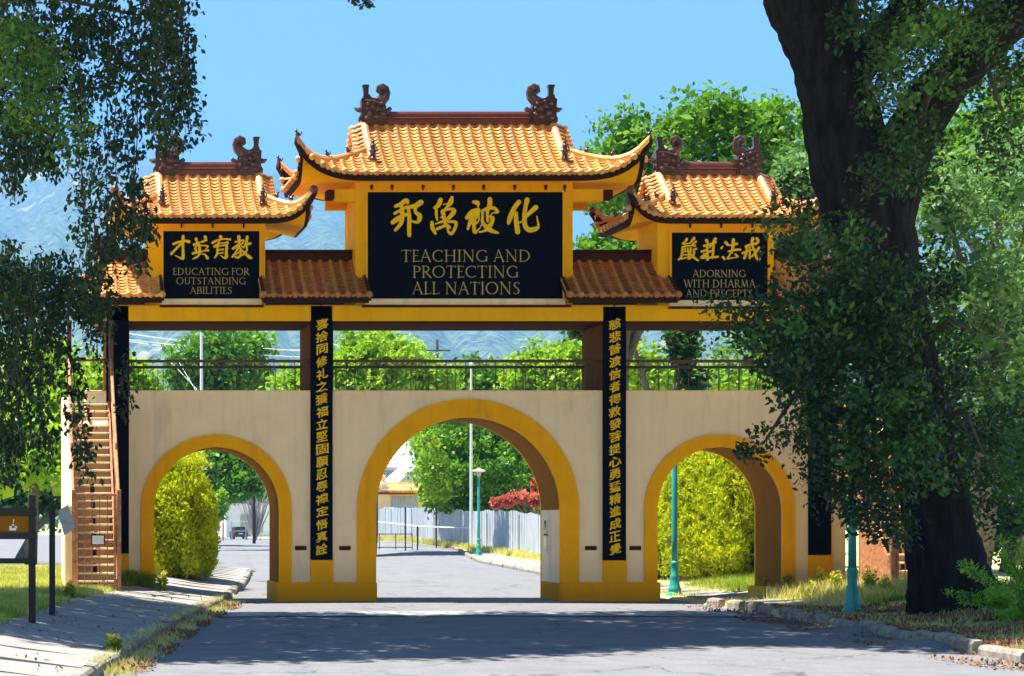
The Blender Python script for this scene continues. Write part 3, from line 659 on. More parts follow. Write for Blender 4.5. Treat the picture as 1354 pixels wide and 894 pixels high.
    # ridge with end dragons
    zr = z0 + H
    rb = MB().bbox(cx - gh, cx + gh, Ym - .11, Ym + .11, zr - .06, zr + .10, .015)
    rb.bbox(cx - gh, cx + gh, Ym - .15, Ym + .15, zr + .101, zr + .135, .01); rb.bbox(cx - gh, cx + gh, Ym - .09, Ym + .09, zr + .136, zr + .22, .015)
    rb.tube([(cx - gh, Ym, zr + .235), (cx + gh, Ym, zr + .235)], .085, 8)
    rb.build('roof_ridge', M[rm], roof)
    for s in (-1, 1): dragon(roof, (cx + s * (gh - 0.08 * dragon_k), Ym - .02, zr + 0.0), -s, dragon_k, 'dragon' if rm == 'ridge' else rm)
    # vertical ridges down each gable, hip ridges to the corners, figures
    for s in (-1, 1):
        xg = cx + s * gh
        ub = 0.30; P0 = [Vector(FP(xg - s * .02, ub + (1 - ub) * j / 8, .0)) for j in range(9)]
        for back in (False, True):
            PP = [Vector(FP(xg - s * .02, ub + (1 - ub) * j / 8, .0, back)) for j in range(9)]
            mb = MB(); prf = [(-.10, -.03), (-.10, .10), (-.07, .16), (0, .20), (.07, .16), (.10, .10), (.10, -.03)]
            mb.grid([[(p.x + a, p.y, p.z + b) for a, b in prf] for p in PP]); mb.add([(PP[0].x + a, PP[0].y, PP[0].z + b) for a, b in prf], [tuple(range(7))])
            mb.build('gable_ridge', M['tile'], roof)
        # barge tiles on the outside of the gable
        for j in range(7):
            u = uh + 0.03 + (0.93 - uh) * j / 6
            p = FP(xg, u); mb = MB(); cover_mesh(mb, [(p[0] + s * .30, p[1], p[2] - .10), (p[0] + s * .16, p[1], p[2] - .03), (p[0] + s * .02, p[1], p[2] + .02)], (0, 1, 0), .07); mb.build('cover_tile', M['tile'], roof, smooth=True)
            p = FP(xg, u, 0, True); mb = MB(); cover_mesh(mb, [(p[0] + s * .30, p[1], p[2] - .10), (p[0] + s * .16, p[1], p[2] - .03), (p[0] + s * .02, p[1], p[2] + .02)], (0, 1, 0), .07); mb.build('cover_tile', M['tile'], roof, smooth=True)
        # gable wall
        q = [FP(xg, uh + (1 - uh) * j / 6, -.03) for j in range(7)] + [FP(xg, uh + (1 - uh) * j / 6, -.03, True) for j in range(5, -1, -1)]
        mb = MB(); base = z0 + prof(uh) - .1; vs = [(xg - s * .03, a[1], a[2]) for a in q] + [(xg - s * .03, q[-1][1], base), (xg - s * .03, q[0][1], base)]
        mb.add(vs, [tuple(range(len(vs)))]); mb.build('gable_wall', M['brown'], roof)
        guardian(roof, (P0[0].x - s * .02, P0[0].y - .06, P0[0].z + .02), guard)
        for back in (False, True):
            HP = [Vector(FP(cx + s * (hw - t * W), uh * t, 0.0, back)) for t in [k / 10 for k in range(11)]]
            HP[0] = HP[0] + Vector((s * .05, (.05 if back else -.05), .04))
            mb = MB(); prf = [(-.085, -.06), (-.085, .07), (-.05, .13), (0, .155), (.05, .13), (.085, .07), (.085, -.06)]
            d = Vector((s * 0.35, 1 if not back else -1, 0)).normalized()
            mb.grid([[(p.x + a * d.y * 0.4, p.y + a, p.z + b) for a, b in prf] for p in HP]); mb.add([(HP[0].x + a * .4, HP[0].y + a, HP[0].z + b) for a, b in prf], [tuple(range(7))])
            mb.build('hip_ridge', M['tile'], roof)
            # dark nose under the corner
            c = HP[0]; mb = MB(); mb.tube([c + Vector((-s * .35, .2 if not back else -.2, -.42)), c + Vector((-s * .10, 0.05 if not back else -.05, -.28)), c + Vector((s * .03, 0, -.05)), c + Vector((s * .02, 0, .10))], [.07, .085, .07, .05], 6)
            mb.build('corner_nose', M['fascia'], roof, smooth=True)
            if hw > 4: beast(roof, c + Vector((0, 0, .08)), .85, -s)
            else: MB().ball(c + Vector((0, 0, .02)), .12, 10, 7).build('corner_knob', M['ridge'], roof, smooth=True)
            beast(roof, HP[4] + Vector((0, 0, .14)), .72, -s); beast(roof, HP[7] + Vector((0, 0, .14)), .72, -s)
    return roof
def tower(x0, x1, zb, zt, sign, nb, side_beam=None):
    Y0, Y1 = GY0 - 0.02, 51.62
    MB().box(x0, x1, Y0, Y1, zb, zt).build('tower', M['yellow'], gate)
    for px in nb:
        x = gx(px); b = MB().bbox(x - .035, x + .035, Y0 - .07, Y0 + .01, gz(0) * 0 + zt - .02 - .16, zt - .10, .008).build('bracket', M['brown'], gate)
        MB().box(x - .02, x + .02, Y0 - .05, Y0 + .005, zt - .28, zt - .19).build('bracket', M['brown'], gate)
LX, RX = gx(279.5), gx(951.5)
# main tower
zt = gz(240); tower(gx(470), gx(757), ZB1 + .003, zt, None, (491, 518, 559, 599, 639, 680, 721, 746))
hip_roof(XC, 4.52, 49.2, 52.6, 11.19, 1.64, .78, 2.56, soff_in=(gx(470), gx(757), GY0 - .02, 51.62), soff_z=zt - .03)
for s, (a, b, c) in ((-1, (470, 442, 432)), (1, (757, 798, 810))):
    MB().bbox(min(gx(a), gx(b)) - .0, max(gx(a), gx(b)), 50.0, 50.3, gz(266), gz(250), .012).build('outrigger_beam', M['yellow'], gate)
    MB().bbox(min(gx(b), gx(c)), max(gx(b), gx(c)), 49.96, 50.34, gz(263), gz(251), .012).build('beam_end', M['brown'], gate)
    MB().bbox(min(gx(a), gx(b)) - .0, max(gx(a), gx(b)), 51.35, 51.6, gz(266), gz(250), .012).build('outrigger_beam', M['yellow'], gate)
# side towers
for cxx in (LX, RX):
    dx = cxx - LX
    tower(gx(197) + dx, gx(350.5) + dx, ZB1 + .003, gz(290), None, [])
    for px in (240, 281, 322):
        x = gx(px) + dx
        MB().bbox(x - .03, x + .03, GY0 - .09, GY0 - .01, gz(297), gz(294), .006).build('bracket', M['brown'], gate)
        MB().box(x - .02, x + .02, GY0 - .07, GY0 - .01, gz(301.5), gz(297.3)).build('bracket', M['brown'], gate)
    hip_roof(cxx, 2.54, 49.3, 52.5, 10.09, 1.38, .60, 1.36, dragon_k=.96, rm='ridge', soff_in=(gx(197) + dx, gx(350.5) + dx, GY0 - .02, 51.62), soff_z=gz(290) - .03, guard=.55)
# skirt roofs between the towers
def skirt(x0, x1, mt='tile', hip_out=0):
    Yf, Ym, z0, H = 49.3, 50.55, 8.02, 1.08
    FPs = lambda x, u, off=0, bk=False: (x, (Yf + u * (Ym - Yf)) if not bk else (GY0 + GY1 - Yf - u * (Ym - Yf)), z0 + H * (.75 * u + .25 * u * u) + off)
    um = lambda x: 1.0 if not hip_out else min(1.0, max(0.0, ((x - x0) if hip_out < 0 else (x1 - x)) / 0.8))
    zl = lambda x: 0.32 * (1 - um(x)) ** 3
    mb = MB(); xs = [x0 + (x1 - x0) * i / 20 for i in range(21)]
    for bk in (False, True): mb.grid([[tuple(Vector(FPs(x, um(x) * j / 4, -.03, bk)) + Vector((0, 0, zl(x) * (1 - j / 4)))) for x in xs] for j in range(5)])
    if hip_out:
        xe = x0 if hip_out < 0 else x1; xi = xe - hip_out * 0.8
        mb.grid([[(xe + (xi - xe) * t, y0_, z0 + H * (.75 * t + .25 * t * t) - .03) for t in [k / 5 for k in range(6)]] for y0_ in (50.0,)] + [[(xe + (xi - xe) * t, Yf + (Ym - Yf) * t, z0 + H * (.75 * t + .25 * t * t) - .03) for t in [k / 5 for k in range(6)]]])
        mb.grid([[(xe + (xi - xe) * t, 50.0 + (Ym + .7 - 50) * k2, z0 + H * (.75 * t + .25 * t * t) - .03) for t in [k / 5 for k in range(6)]] for k2 in (0, 1)])
    roof = mb.build('lower_roof', M['fascia'], gate)
    n = int(round((x1 - x0) / PITCH)); p = (x1 - x0) / n
    for i in range(n + 1):
        x = x0 + i * p; u = um(x)
        if u > .05:
            mb = MB(); cover_mesh(mb, [tuple(Vector(FPs(x, u * j / 7)) + Vector((0, 0, zl(x) * (1 - j / 7)))) for j in range(8)], (1, 0, 0), .068); mb.build('cover_tile', M[mt], roof, smooth=True)
        if i < n and um(x + p / 2) > .04:
            x2 = x + p / 2; u = um(x2); mb = MB(); pan_mesh(mb, [tuple(Vector(FPs(x2, u * j / 5)) + Vector((0, 0, zl(x2) * (1 - j / 5)))) for j in range(6)], (1, 0, 0), p - .075, .15); mb.build('pan_tile', M[mt], roof)
    mb = MB()
    for i in range(n + 1):
        if um(x0 + i * p) > .3: cover_mesh(mb, [FPs(x0 + i * p, um(x0 + i * p) * j / 3, 0, True) for j in range(4)], (1, 0, 0), .068)
    tag(mb.build('rear_cover_tiles', M[mt], roof, smooth=True), kind='stuff')
    for ya, yb in ((Yf + .05, Yf + .12), (GY0 + GY1 - Yf - .12, GY0 + GY1 - Yf - .05)):
        fa = MB()
        fa.grid([[(x, ya if ya < 51 else yb, z0 - .20 + zl(x)) for x in xs], [(x, ya if ya < 51 else yb, z0 - .02 + zl(x)) for x in xs]])
        fa.grid([[(x, ya, z0 - .20 + zl(x)) for x in xs], [(x, yb, z0 - .20 + zl(x)) for x in xs]])
        fa.build('fascia', M['fascia'], roof)
    mb = MB(); mb.quad((x0 + .02, Yf + .10, z0 - .19), (x1 - .02, Yf + .10, z0 - .19), (x1 - .02, GY0 - .1, z0 - .10), (x0 + .02, GY0 - .1, z0 - .10)); mb.build('soffit', M['brown'], roof)
    xr0, xr1 = (x0 + (0.8 if hip_out < 0 else 0)), (x1 - (0.8 if hip_out > 0 else 0))
    MB().bbox(xr0, xr1, 50.46, 51.36, z0 + H - .12, z0 + H + .20, .03).build('roof_ridge', M['brown'] if mt == 'tile_shaded' else M['brown'], roof)
    mb = MB(); mb.bbox(xr0 + .001, xr1 - .001, 50.42, 50.56, z0 + H + .201, z0 + H + .26, .012); mb.build('ridge_cap', M['brown'], roof)
    for xe, s in ((x0, -1), (x1, 1)):
        if hip_out and s == hip_out:
            xi = xe - s * 0.8
            for sg in (0,):
                HP = [Vector((xe + (xi - xe) * t, Yf + (Ym - Yf) * t, z0 + H * (.75 * t + .25 * t * t) + .32 * (1 - t) ** 3)) for t in [k / 8 for k in range(9)]]
                mb = MB(); prf = [(-.08, -.04), (-.08, .08), (0, .15), (.08, .08), (.08, -.04)]; mb.grid([[(q_.x + a * .5, q_.y - a * s * -.5, q_.z + b) for a, b in prf] for q_ in HP]); mb.build('hip_ridge', M['tile'], roof)
                dragon(roof, (xe - s * .72, 50.9, z0 + H + .1), -s, .85)
                beast(roof, HP[1] + Vector((0, 0, .12)), .8, -s)
        else:
            pr = [Vector(FPs(xe, j / 6, 0)) for j in range(7)]; mb = MB(); mb.grid([[(q_.x + a, q_.y, q_.z + b) for a, b in ((-.05, -.16), (-.05, .06), (0, .10), (.05, .06), (.05, -.16))] for q_ in pr]); mb.add([(pr[0].x + a, pr[0].y, pr[0].z + b) for a, b in ((-.05, -.16), (-.05, .06), (0, .10), (.05, .06), (.05, -.16))], [(0, 1, 2, 3, 4)])
            mb.build('barge_ridge', M['brown'], roof)
skirt(6.36, 9.12, 'tile_shaded'); skirt(2 * XC - 9.25, 2 * XC - 6.42, 'tile_shaded'); skirt(1.35, 3.72, 'tile', -1); skirt(2 * XC - 3.72, 2 * XC - 1.35, 'tile', 1)  # inner pair takes the glaze with shade painted in

# ---------------------------------------------------------------- lettering
def ribbon(pts):
    """pts: (x, y, width) centre line -> outline with rounded ends"""
    n = len(pts); Lf = []; Rt = []
    for i, (x, y, wd) in enumerate(pts):
        a = pts[max(0, i - 1)]; b = pts[min(n - 1, i + 1)]; dx, dy = b[0] - a[0], b[1] - a[1]; d = math.hypot(dx, dy) or 1
        Lf.append((x - dy / d * wd / 2, y + dx / d * wd / 2)); Rt.append((x + dy / d * wd / 2, y - dx / d * wd / 2))
    def cap(p, q):
        x, y, wd = p; a0 = math.atan2(y - q[1], x - q[0]); return [(x + wd / 2 * math.cos(a0 + t), y + wd / 2 * math.sin(a0 + t)) for t in (-1.0, -.5, 0, .5, 1.0)]
    e = cap(pts[-1], pts[-2]); s = cap(pts[0], pts[1])
    return Lf + e[::-1] + Rt[::-1] + s[::-1]
def smooth_pl(pl, k=4):
    if len(pl) < 3: return pl
    out = []
    for i in range(len(pl) - 1):
        p0, p1, p2, p3 = pl[max(0, i - 1)], pl[i], pl[i + 1], pl[min(len(pl) - 1, i + 2)]
        for j in range(k):
            t = j / k; out.append(tuple(0.5 * (2 * p1[c] + (p2[c] - p0[c]) * t + (2 * p0[c] - 5 * p1[c] + 4 * p2[c] - p3[c]) * t * t + (3 * p1[c] - p0[c] - 3 * p2[c] + p3[c]) * t ** 3) for c in range(3)))
    out.append(pl[-1]); return out
def brush(strokes, ox, oy, sc, Y, parent, m='gold', d=0.03):
    """strokes in zoom pixels; (ox, oy) photograph pixel of the zoom's corner; sc photograph pixels per zoom pixel"""
    mb = MB()
    for i, pl in enumerate(strokes):
        pl = smooth_pl([(*q[:2], q[2]) for q in pl]); o = ribbon([((ox + a * sc), -(oy + b * sc), c * sc) for a, b, c in pl])
        k = Y / F; mb.prism([((a - VX) * k, EYE + (VY + b) * k) for a, b in o], Y - 0.0012 * i - .004, Y + d)
    return mb.build('character', M[m], parent)
def arc(cx, cy, rx, ry, a0, a1, w0, w1, n=8):
    o = []
    for i in range(n + 1):
        t = i / n; a = R(a0 + (a1 - a0) * t); v = abs(math.cos(a)); o.append((cx + rx * math.cos(a), cy + ry * math.sin(a), w0 + (w1 - w0) * v))
    return o
TH, TN = .125, .055
def st(x, y0=0, y1=1, w=TH): return [[(x, y0, w), (x, y1, w)]]
def sf(*xs, y=0.02, l=.13): return [[(x - l, y, .035), (x + l, y, .035)] for x in xs]
GL = {
 'A': (.80, [[(.08, 0, TN), (.38, 1, TN)], [(.37, 1, TH), (.72, 0, TH)], [(.19, .36, TN), (.58, .36, TN)]] + sf(.08, .72, l=.09)),
 'B': (.62, st(.12) + [[(.12, .97, TN)] + arc(.30, .75, .20, .22, 90, -90, TN, TH) + [(.12, .53, TN)], [(.12, .52, TN)] + arc(.32, .27, .24, .25, 90, -90, TN, TH) + [(.12, .03, TN)]] + sf(.10, l=.09) + sf(.10, y=.98, l=.09)),
 'C': (.82, [arc(.48, .5, .40, .48, 50, 310, TN, TH, 14)] + [[(.74, .75, .04), (.74, .93, .04)]]),
 'D': (.86, st(.14) + [[(.14, .97, TN)] + arc(.34, .5, .42, .47, 90, -90, TN, TH, 12) + [(.14, .03, TN)]] + sf(.12, l=.10) + sf(.12, y=.98, l=.10)),
 'E': (.54, st(.14) + [[(.14, .97, TN), (.46, .97, TN)], [(.14, .52, TN), (.42, .52, TN)], [(.14, .03, TN), (.50, .03, TN)], [(.46, .97, .04), (.46, .86, .04)], [(.50, .03, .04), (.52, .15, .04)]] + sf(.08, l=.05) + sf(.08, y=.98, l=.05)),
 'F': (.50, st(.14) + [[(.14, .97, TN), (.46, .97, TN)], [(.14, .52, TN), (.40, .52, TN)], [(.46, .97, .04), (.46, .86, .04)]] + sf(.14, l=.12) + sf(.08, y=.98, l=.05)),
 'G': (.88, [arc(.48, .5, .40, .48, 50, 320, TN, TH, 14)] + st(.78, .05, .42) + sf(.78, y=.42, l=.10) + [[(.74, .75, .04), (.74, .93, .04)]]),
 'H': (.90, st(.16) + st(.74) + [[(.16, .52, TN), (.74, .52, TN)]] + sf(.16, .74) + sf(.16, .74, y=.98)),
 'I': (.30, st(.15) + sf(.15) + sf(.15, y=.98)),
 'L': (.54, st(.14) + [[(.14, .03, TN), (.50, .03, TN)], [(.50, .03, .04), (.53, .17, .04)]] + sf(.08, l=.05) + sf(.14, y=.98)),
 'M': (1.02, [[(.16, 0, TN), (.24, 1, TN)], [(.22, 1, TH), (.50, .08, TH)], [(.50, .05, TN), (.78, 1, TN)], [(.78, 1, TH), (.88, 0, TH)]] + sf(.15, .88, l=.10)),
 'N': (.92, [[(.16, 0, TN), (.16, 1, TN)], [(.14, 1, TH), (.76, .02, TH)], [(.76, 0, TN), (.76, 1, TN)]] + sf(.16, l=.10) + sf(.10, .76, y=.98, l=.10)),
 'O': (.96, [arc(.48, .5, .41, .48, 0, 180, TN, TH, 12), arc(.48, .5, .41, .48, 180, 360, TN, TH, 12)]),
 'P': (.60, st(.14) + [[(.14, .97, TN)] + arc(.32, .73, .22, .24, 90, -90, TN, TH) + [(.16, .49, TN)]] + sf(.14) + sf(.10, y=.98, l=.08)),
 'R': (.70, st(.14) + [[(.14, .97, TN)] + arc(.32, .74, .20, .23, 90, -90, TN, TH) + [(.16, .50, TN)], [(.28, .50, TH), (.66, .0, TH)]] + sf(.14) + sf(.10, y=.98, l=.08) + sf(.66, l=.06)),
 'S': (.56, [smooth_pl([(.46, .88, TN), (.34, .97, TN), (.18, .92, .08), (.11, .77, TH), (.20, .60, TH), (.38, .44, TH), (.46, .27, TH), (.38, .08, .08), (.22, .02, TN), (.08, .10, TN)], 2), [(.46, .80, .035), (.46, .97, .035)], [(.09, .04, .035), (.09, .22, .035)]]),
 'T': (.72, st(.36) + [[(.04, .97, TN), (.68, .97, TN)], [(.04, .97, .04), (.03, .84, .04)], [(.68, .97, .04), (.69, .84, .04)]] + sf(.36)),
 'U': (.84, [[(.18, 1, TH), (.18, .4, TH)] + arc(.44, .34, .26, .31, 180, 360, TN, TH)[1:] + [(.70, 1, TN)]] + sf(.18, .70, y=.98, l=.10)),
 'W': (1.14, [[(.08, 1, TH), (.34, 0, TH)], [(.34, 0, TN), (.60, .95, TN)], [(.57, 1, TH), (.82, 0, TH)], [(.82, 0, TN), (1.08, 1, TN)]] + sf(.08, .57, 1.08, y=.98, l=.09)),
}
def latin(text, pxc, py_top, py_bot, px_w, Y, parent, m='gold2'):
    """one line of Roman capitals, centred on pxc and px_w photograph pixels wide"""
    h = (py_bot - py_top); adv = sum((GL[c][0] + .06) if c != ' ' else .34 for c in text) - .06
    sx = px_w / adv; x = pxc - px_w / 2; k = Y / F; i = 0
    for c in text:
        if c == ' ': x += .34 * sx; continue
        mb = MB()
        for pl in GL[c][1]:
            o = ribbon([(x + a * sx, -(py_bot - b * h), wd * (h if h < sx else sx) * .82) for a, b, wd in pl])
            mb.prism([((a - VX) * k, EYE + (VY + b) * k) for a, b in o], Y - .0006 * (i % 9) - .002, Y + .01); i += 1
        x += (GL[c][0] + .06) * sx; mb.build('letter', M[m], parent)
def sign(x0, x1, y0, y1, label, ledge):
    s = 49.93; r = thing('sign_board', (gx((x0 + x1) / 2), s, gz(y1)), label, 'sign')
    k = s / 50; X = lambda p: (p - VX) / F * s; Z = lambda p: EYE + (VY - p) / F * s
    MB().bbox(X(x0), X(x1), s, 49.978, Z(y1), Z(y0), .012).build('panel', M['black'], r)
    fr = MB(); t = .045
    for (a, b, c, d) in ((X(x0) - t, X(x1) + t, Z(y0), Z(y0) + t), (X(x0) - t, X(x0), Z(y1), Z(y0)), (X(x1), X(x1) + t, Z(y1), Z(y0))): fr.box(a + .001, b - .001, s - .02, 49.978, c + .001, d - .001)
    fr.build('frame', M['yellow'], r)
    MB().bbox(X(x0) - .08, X(x1) + .06, s - .06, 49.978, Z(y1) - .17, Z(y1) - .003, .012).build('ledge', M['cream'], r)
    MB().bbox(X(ledge[0]), X(ledge[1]), s - .10, 49.97, Z(y1) - .235, Z(y1) - .173, .01).build('ledge_trim', M['brown'], r)
    return r, s - .004
r, sy = sign(486, 744, 254, 395, 'large black sign with gold characters above TEACHING AND PROTECTING ALL NATIONS', (478, 754)); sc = 60 / 894
brush([[(190, 265, 60), (290, 225, 80), (400, 155, 100), (430, 195, 70)], [(180, 405, 60), (280, 350, 60), (400, 285, 60), (560, 265, 90), (690, 190, 110)], [(140, 580, 90), (250, 505, 100), (390, 435, 70), (470, 420, 60)],
       [(310, 250, 70), (330, 430, 90), (300, 600, 80), (190, 735, 60)], [(440, 290, 60), (465, 480, 80), (460, 700, 80), (465, 835, 75)], [(600, 260, 60), (580, 370, 60), (660, 440, 90), (665, 520, 90), (620, 580, 60), (520, 560, 40)]], 510, 255, sc, sy, r)
brush([[(335, 140, 90), (290, 250, 90), (220, 290, 60)], [(250, 330, 55), (255, 450, 55), (270, 540, 30)], [(560, 90, 60), (530, 190, 100), (450, 290, 40), (370, 360, 40)], [(390, 230, 22), (470, 210, 22)],
       [(380, 370, 90), (400, 470, 70), (420, 590, 60), (500, 680, 80)], [(430, 330, 60), (560, 320, 60), (600, 370, 90), (520, 470, 80), (440, 540, 60), (300, 590, 40), (230, 615, 26)], [(390, 500, 40), (340, 480, 30)],
       [(165, 580, 60), (175, 690, 80), (235, 800, 50)], [(270, 710, 60), (380, 665, 60), (460, 640, 60)], [(480, 570, 40), (620, 575, 60), (640, 630, 60), (600, 740, 60), (550, 805, 60), (500, 780, 50), (460, 700, 20)]], 560, 255, sc, sy, r)
brush([[(240, 180, 60), (320, 200, 90), (330, 260, 40)], [(310, 320, 50), (200, 390, 100), (110, 490, 80)], [(330, 330, 80), (300, 430, 120), (210, 520, 110), (150, 640, 60), (130, 710, 50)], [(250, 520, 90), (250, 680, 70), (270, 780, 70), (360, 700, 22), (400, 620, 24)],
       [(345, 460, 30), (345, 540, 30), (310, 590, 40), (270, 600, 60)], [(400, 360, 50), (520, 310, 70), (640, 300, 70), (730, 370, 40)], [(700, 385, 60), (620, 400, 24), (580, 440, 20)], [(420, 380, 50), (415, 500, 50), (430, 600, 70), (560, 730, 90), (720, 790, 40)],
       [(560, 130, 90), (560, 220, 90), (520, 330, 70), (510, 480, 50), (520, 560, 50)], [(560, 480, 70), (620, 500, 70), (590, 600, 80), (520, 700, 90), (450, 750, 50), (360, 775, 34)]], 610, 255, sc, sy, r)
brush([[(360, 180, 90), (270, 300, 90), (190, 480, 100), (155, 600, 60)], [(310, 400, 60), (305, 540, 90), (335, 770, 100)], [(520, 140, 100), (490, 280, 80), (470, 450, 90), (480, 640, 90), (560, 730, 100), (690, 710, 90), (745, 650, 50), (725, 540, 30), (715, 460, 22)],
       [(690, 290, 100), (580, 390, 80), (500, 470, 60)], [(370, 590, 34), (430, 560, 34)]], 662, 255, sc, sy, r)
latin('TEACHING AND', 616, 330.5, 346, 171, sy, r); latin('PROTECTING', 615.5, 351.5, 367, 140, sy, r); latin('ALL NATIONS', 616.5, 373, 389, 143, sy, r)
r, sy = sign(216, 343, 305.5, 395, 'smaller black sign with gold characters above EDUCATING FOR OUTSTANDING ABILITIES', (211, 348)); sc = 60 / 1192
brush([[(440, 150, 80), (435, 400, 70), (440, 700, 80), (400, 730, 60), (230, 650, 20)], [(190, 350, 70), (320, 300, 60), (480, 270, 60), (590, 290, 90)], [(390, 340, 70), (260, 470, 60), (130, 610, 70)]], 220, 305, sc, sy, r)
brush([[(780, 220, 80), (800, 290, 50), (830, 370, 60)], [(1020, 160, 80), (1030, 250, 60), (940, 310, 30)], [(730, 370, 70), (860, 310, 30), (1050, 250, 60)], [(760, 480, 60), (790, 400, 40), (930, 390, 36), (1070, 400, 40), (1090, 430, 40), (1030, 480, 30)], [(700, 600, 70), (860, 560, 50), (1000, 530, 36), (1100, 520, 60)],
       [(860, 350, 60), (870, 480, 80), (870, 610, 60), (790, 700, 50), (700, 740, 30)], [(930, 610, 30), (1010, 630, 40), (1080, 720, 80)], [(770, 500, 50), (800, 580, 50)]], 220, 305, sc, sy, r)
brush([[(270, 160, 90), (300, 220, 60)], [(60, 320, 70), (200, 250, 50), (380, 220, 40), (520, 230, 60)], [(110, 420, 70), (230, 340, 40), (370, 320, 36), (460, 310, 60), (440, 370, 40)], [(240, 250, 40), (210, 350, 50), (190, 400, 60)], [(190, 410, 60), (190, 520, 60), (180, 620, 60), (120, 710, 40)],
       [(200, 420, 36), (320, 390, 36), (430, 400, 70), (420, 550, 70), (420, 690, 90), (360, 710, 50), (270, 650, 20)], [(220, 510, 34), (340, 490, 50)], [(220, 600, 34), (340, 580, 40)]], 278, 305, sc, sy, r)
brush([[(750, 160, 90), (760, 300, 70), (740, 420, 60)], [(650, 300, 40), (760, 270, 40), (880, 250, 40), (860, 310, 50)], [(600, 470, 70), (720, 390, 60), (860, 330, 40)], [(760, 400, 60), (700, 520, 50), (580, 690, 50)], [(700, 480, 40), (800, 460, 36), (770, 560, 40), (650, 640, 36)], [(790, 520, 50), (800, 640, 60), (720, 710, 60), (640, 680, 30)],
       [(970, 170, 80), (950, 300, 60), (880, 440, 50), (820, 400, 30)], [(920, 370, 60), (1050, 340, 70)], [(950, 380, 50), (960, 520, 50), (880, 620, 50), (790, 660, 40)], [(830, 510, 34), (940, 620, 70), (1050, 710, 80), (1110, 730, 20)]], 278, 305, sc, sy, r)
latin('EDUCATING FOR', 279, 354.5, 363.5, 101, sy, r); latin('OUTSTANDING', 279, 367, 376, 92, sy, r); latin('ABILITIES', 279, 379.5, 388.5, 56, sy, r)
r, sy = sign(888, 1015, 307.5, 397, 'smaller black sign with gold characters above ADORNING WITH DHARMA AND PRECEPTS, partly behind oak leaves', (883, 1020))
brush([[(300, 160, 70), (260, 230, 50), (190, 280, 50)], [(490, 140, 80), (420, 230, 50), (400, 260, 40)], [(230, 300, 36), (380, 270, 30)], [(540, 230, 60), (440, 320, 40), (520, 340, 50)], [(180, 370, 44), (330, 340, 40), (520, 330, 40)], [(190, 380, 60), (180, 520, 60), (150, 640, 60), (90, 700, 50)],
       [(260, 400, 40), (250, 460, 40)], [(320, 400, 36), (340, 520, 40), (350, 680, 50)], [(240, 490, 36), (340, 470, 36)], [(230, 580, 36), (340, 570, 36)], [(160, 680, 44), (340, 640, 36)], [(400, 400, 60), (390, 520, 50), (370, 620, 40)], [(540, 420, 60), (480, 450, 50), (490, 540, 50), (430, 640, 50), (340, 690, 40)], [(400, 560, 40), (500, 660, 60), (600, 730, 40)]], 893, 308, sc, sy, r)
brush([[(820, 200, 90), (850, 270, 50)], [(1050, 160, 90), (980, 270, 60), (900, 380, 50)], [(760, 340, 70), (860, 320, 60), (1060, 250, 60)], [(690, 490, 60), (840, 440, 50)], [(830, 340, 60), (840, 480, 60), (840, 700, 70)], [(840, 540, 60), (760, 600, 80), (680, 630, 60)], [(760, 560, 70), (860, 660, 80)], [(880, 500, 50), (1000, 460, 60)], [(1000, 330, 60), (990, 500, 60), (970, 660, 50)], [(680, 660, 50), (880, 650, 50), (1110, 630, 60)]], 893, 308, sc, sy, r)
brush([[(190, 250, 80), (240, 310, 70)], [(80, 400, 60), (110, 360, 40)], [(120, 640, 70), (160, 690, 50)], [(390, 180, 80), (380, 350, 80), (350, 520, 50)], [(280, 330, 40), (400, 310, 70), (490, 285, 60)], [(260, 490, 50), (400, 450, 60), (570, 440, 60)], [(350, 500, 40), (290, 580, 40), (240, 670, 60)], [(240, 680, 36), (360, 660, 30), (470, 640, 30)], [(440, 560, 50), (500, 620, 60)]], 950, 308, sc, sy, r)
brush([[(900, 150, 90), (880, 250, 70), (900, 360, 60), (960, 500, 60), (1010, 680, 60), (1090, 700, 30), (1100, 480, 26)], [(1010, 150, 80), (1040, 230, 70), (980, 300, 50)], [(720, 360, 70), (830, 310, 60), (960, 280, 60)], [(730, 340, 60), (740, 500, 60), (680, 660, 70)], [(640, 530, 70), (760, 480, 50)], [(820, 360, 40), (820, 500, 50), (820, 660, 60)], [(780, 470, 36), (960, 430, 40)], [(1060, 390, 70), (990, 500, 60), (880, 620, 50)]], 950, 308, sc, sy, r)
latin('ADORNING', 951, 357, 366.5, 70, sy, r); latin('WITH DHARMA', 951.5, 370, 380, 95, sy, r); latin('AND PRECEPTS', 951, 383, 393, 88, sy, r)
# tall hanging boards with a column of characters each
def cjk(ch, cx, cz, w_, h_, Y, parent):
    cu = bpy.data.curves.new('character', 'FONT'); cu.body = ch; cu.size = 1; cu.extrude = .05; cu.bevel_depth = 0.022; cu.bevel_resolution = 0; cu.resolution_u = 3; cu.align_x = 'CENTER'
    o = bpy.data.objects.new('tmp', cu); COL.objects.link(o); bpy.context.view_layer.update()
    dg = bpy.context.evaluated_depsgraph_get(); me = bpy.data.meshes.new_from_object(o.evaluated_get(dg)); bpy.data.objects.remove(o)
    n = len(me.vertices)
    if n == 0: return
    a = np.empty(n * 3); me.vertices.foreach_get('co', a); a = a.reshape(-1, 3); lo, hi = a.min(0), a.max(0); c = (lo + hi) / 2
    x = (a[:, 0] - c[0]) / max(.3, hi[0] - lo[0]) * w_; z = (a[:, 1] - c[1]) / max(.3, hi[1] - lo[1]) * h_; y = -a[:, 2] * .3
    z = z + x * 0.16 + 0.02 * np.sin(x * 20)          # the slight upward slant of the brush
    me.vertices.foreach_set('co', np.stack([x, y, z], 1).ravel()); me.materials.clear(); me.materials.append(M['gold']); me.name = 'character'; me.update()
    put(bpy.data.objects.new('character', me), (cx, Y, cz), parent)
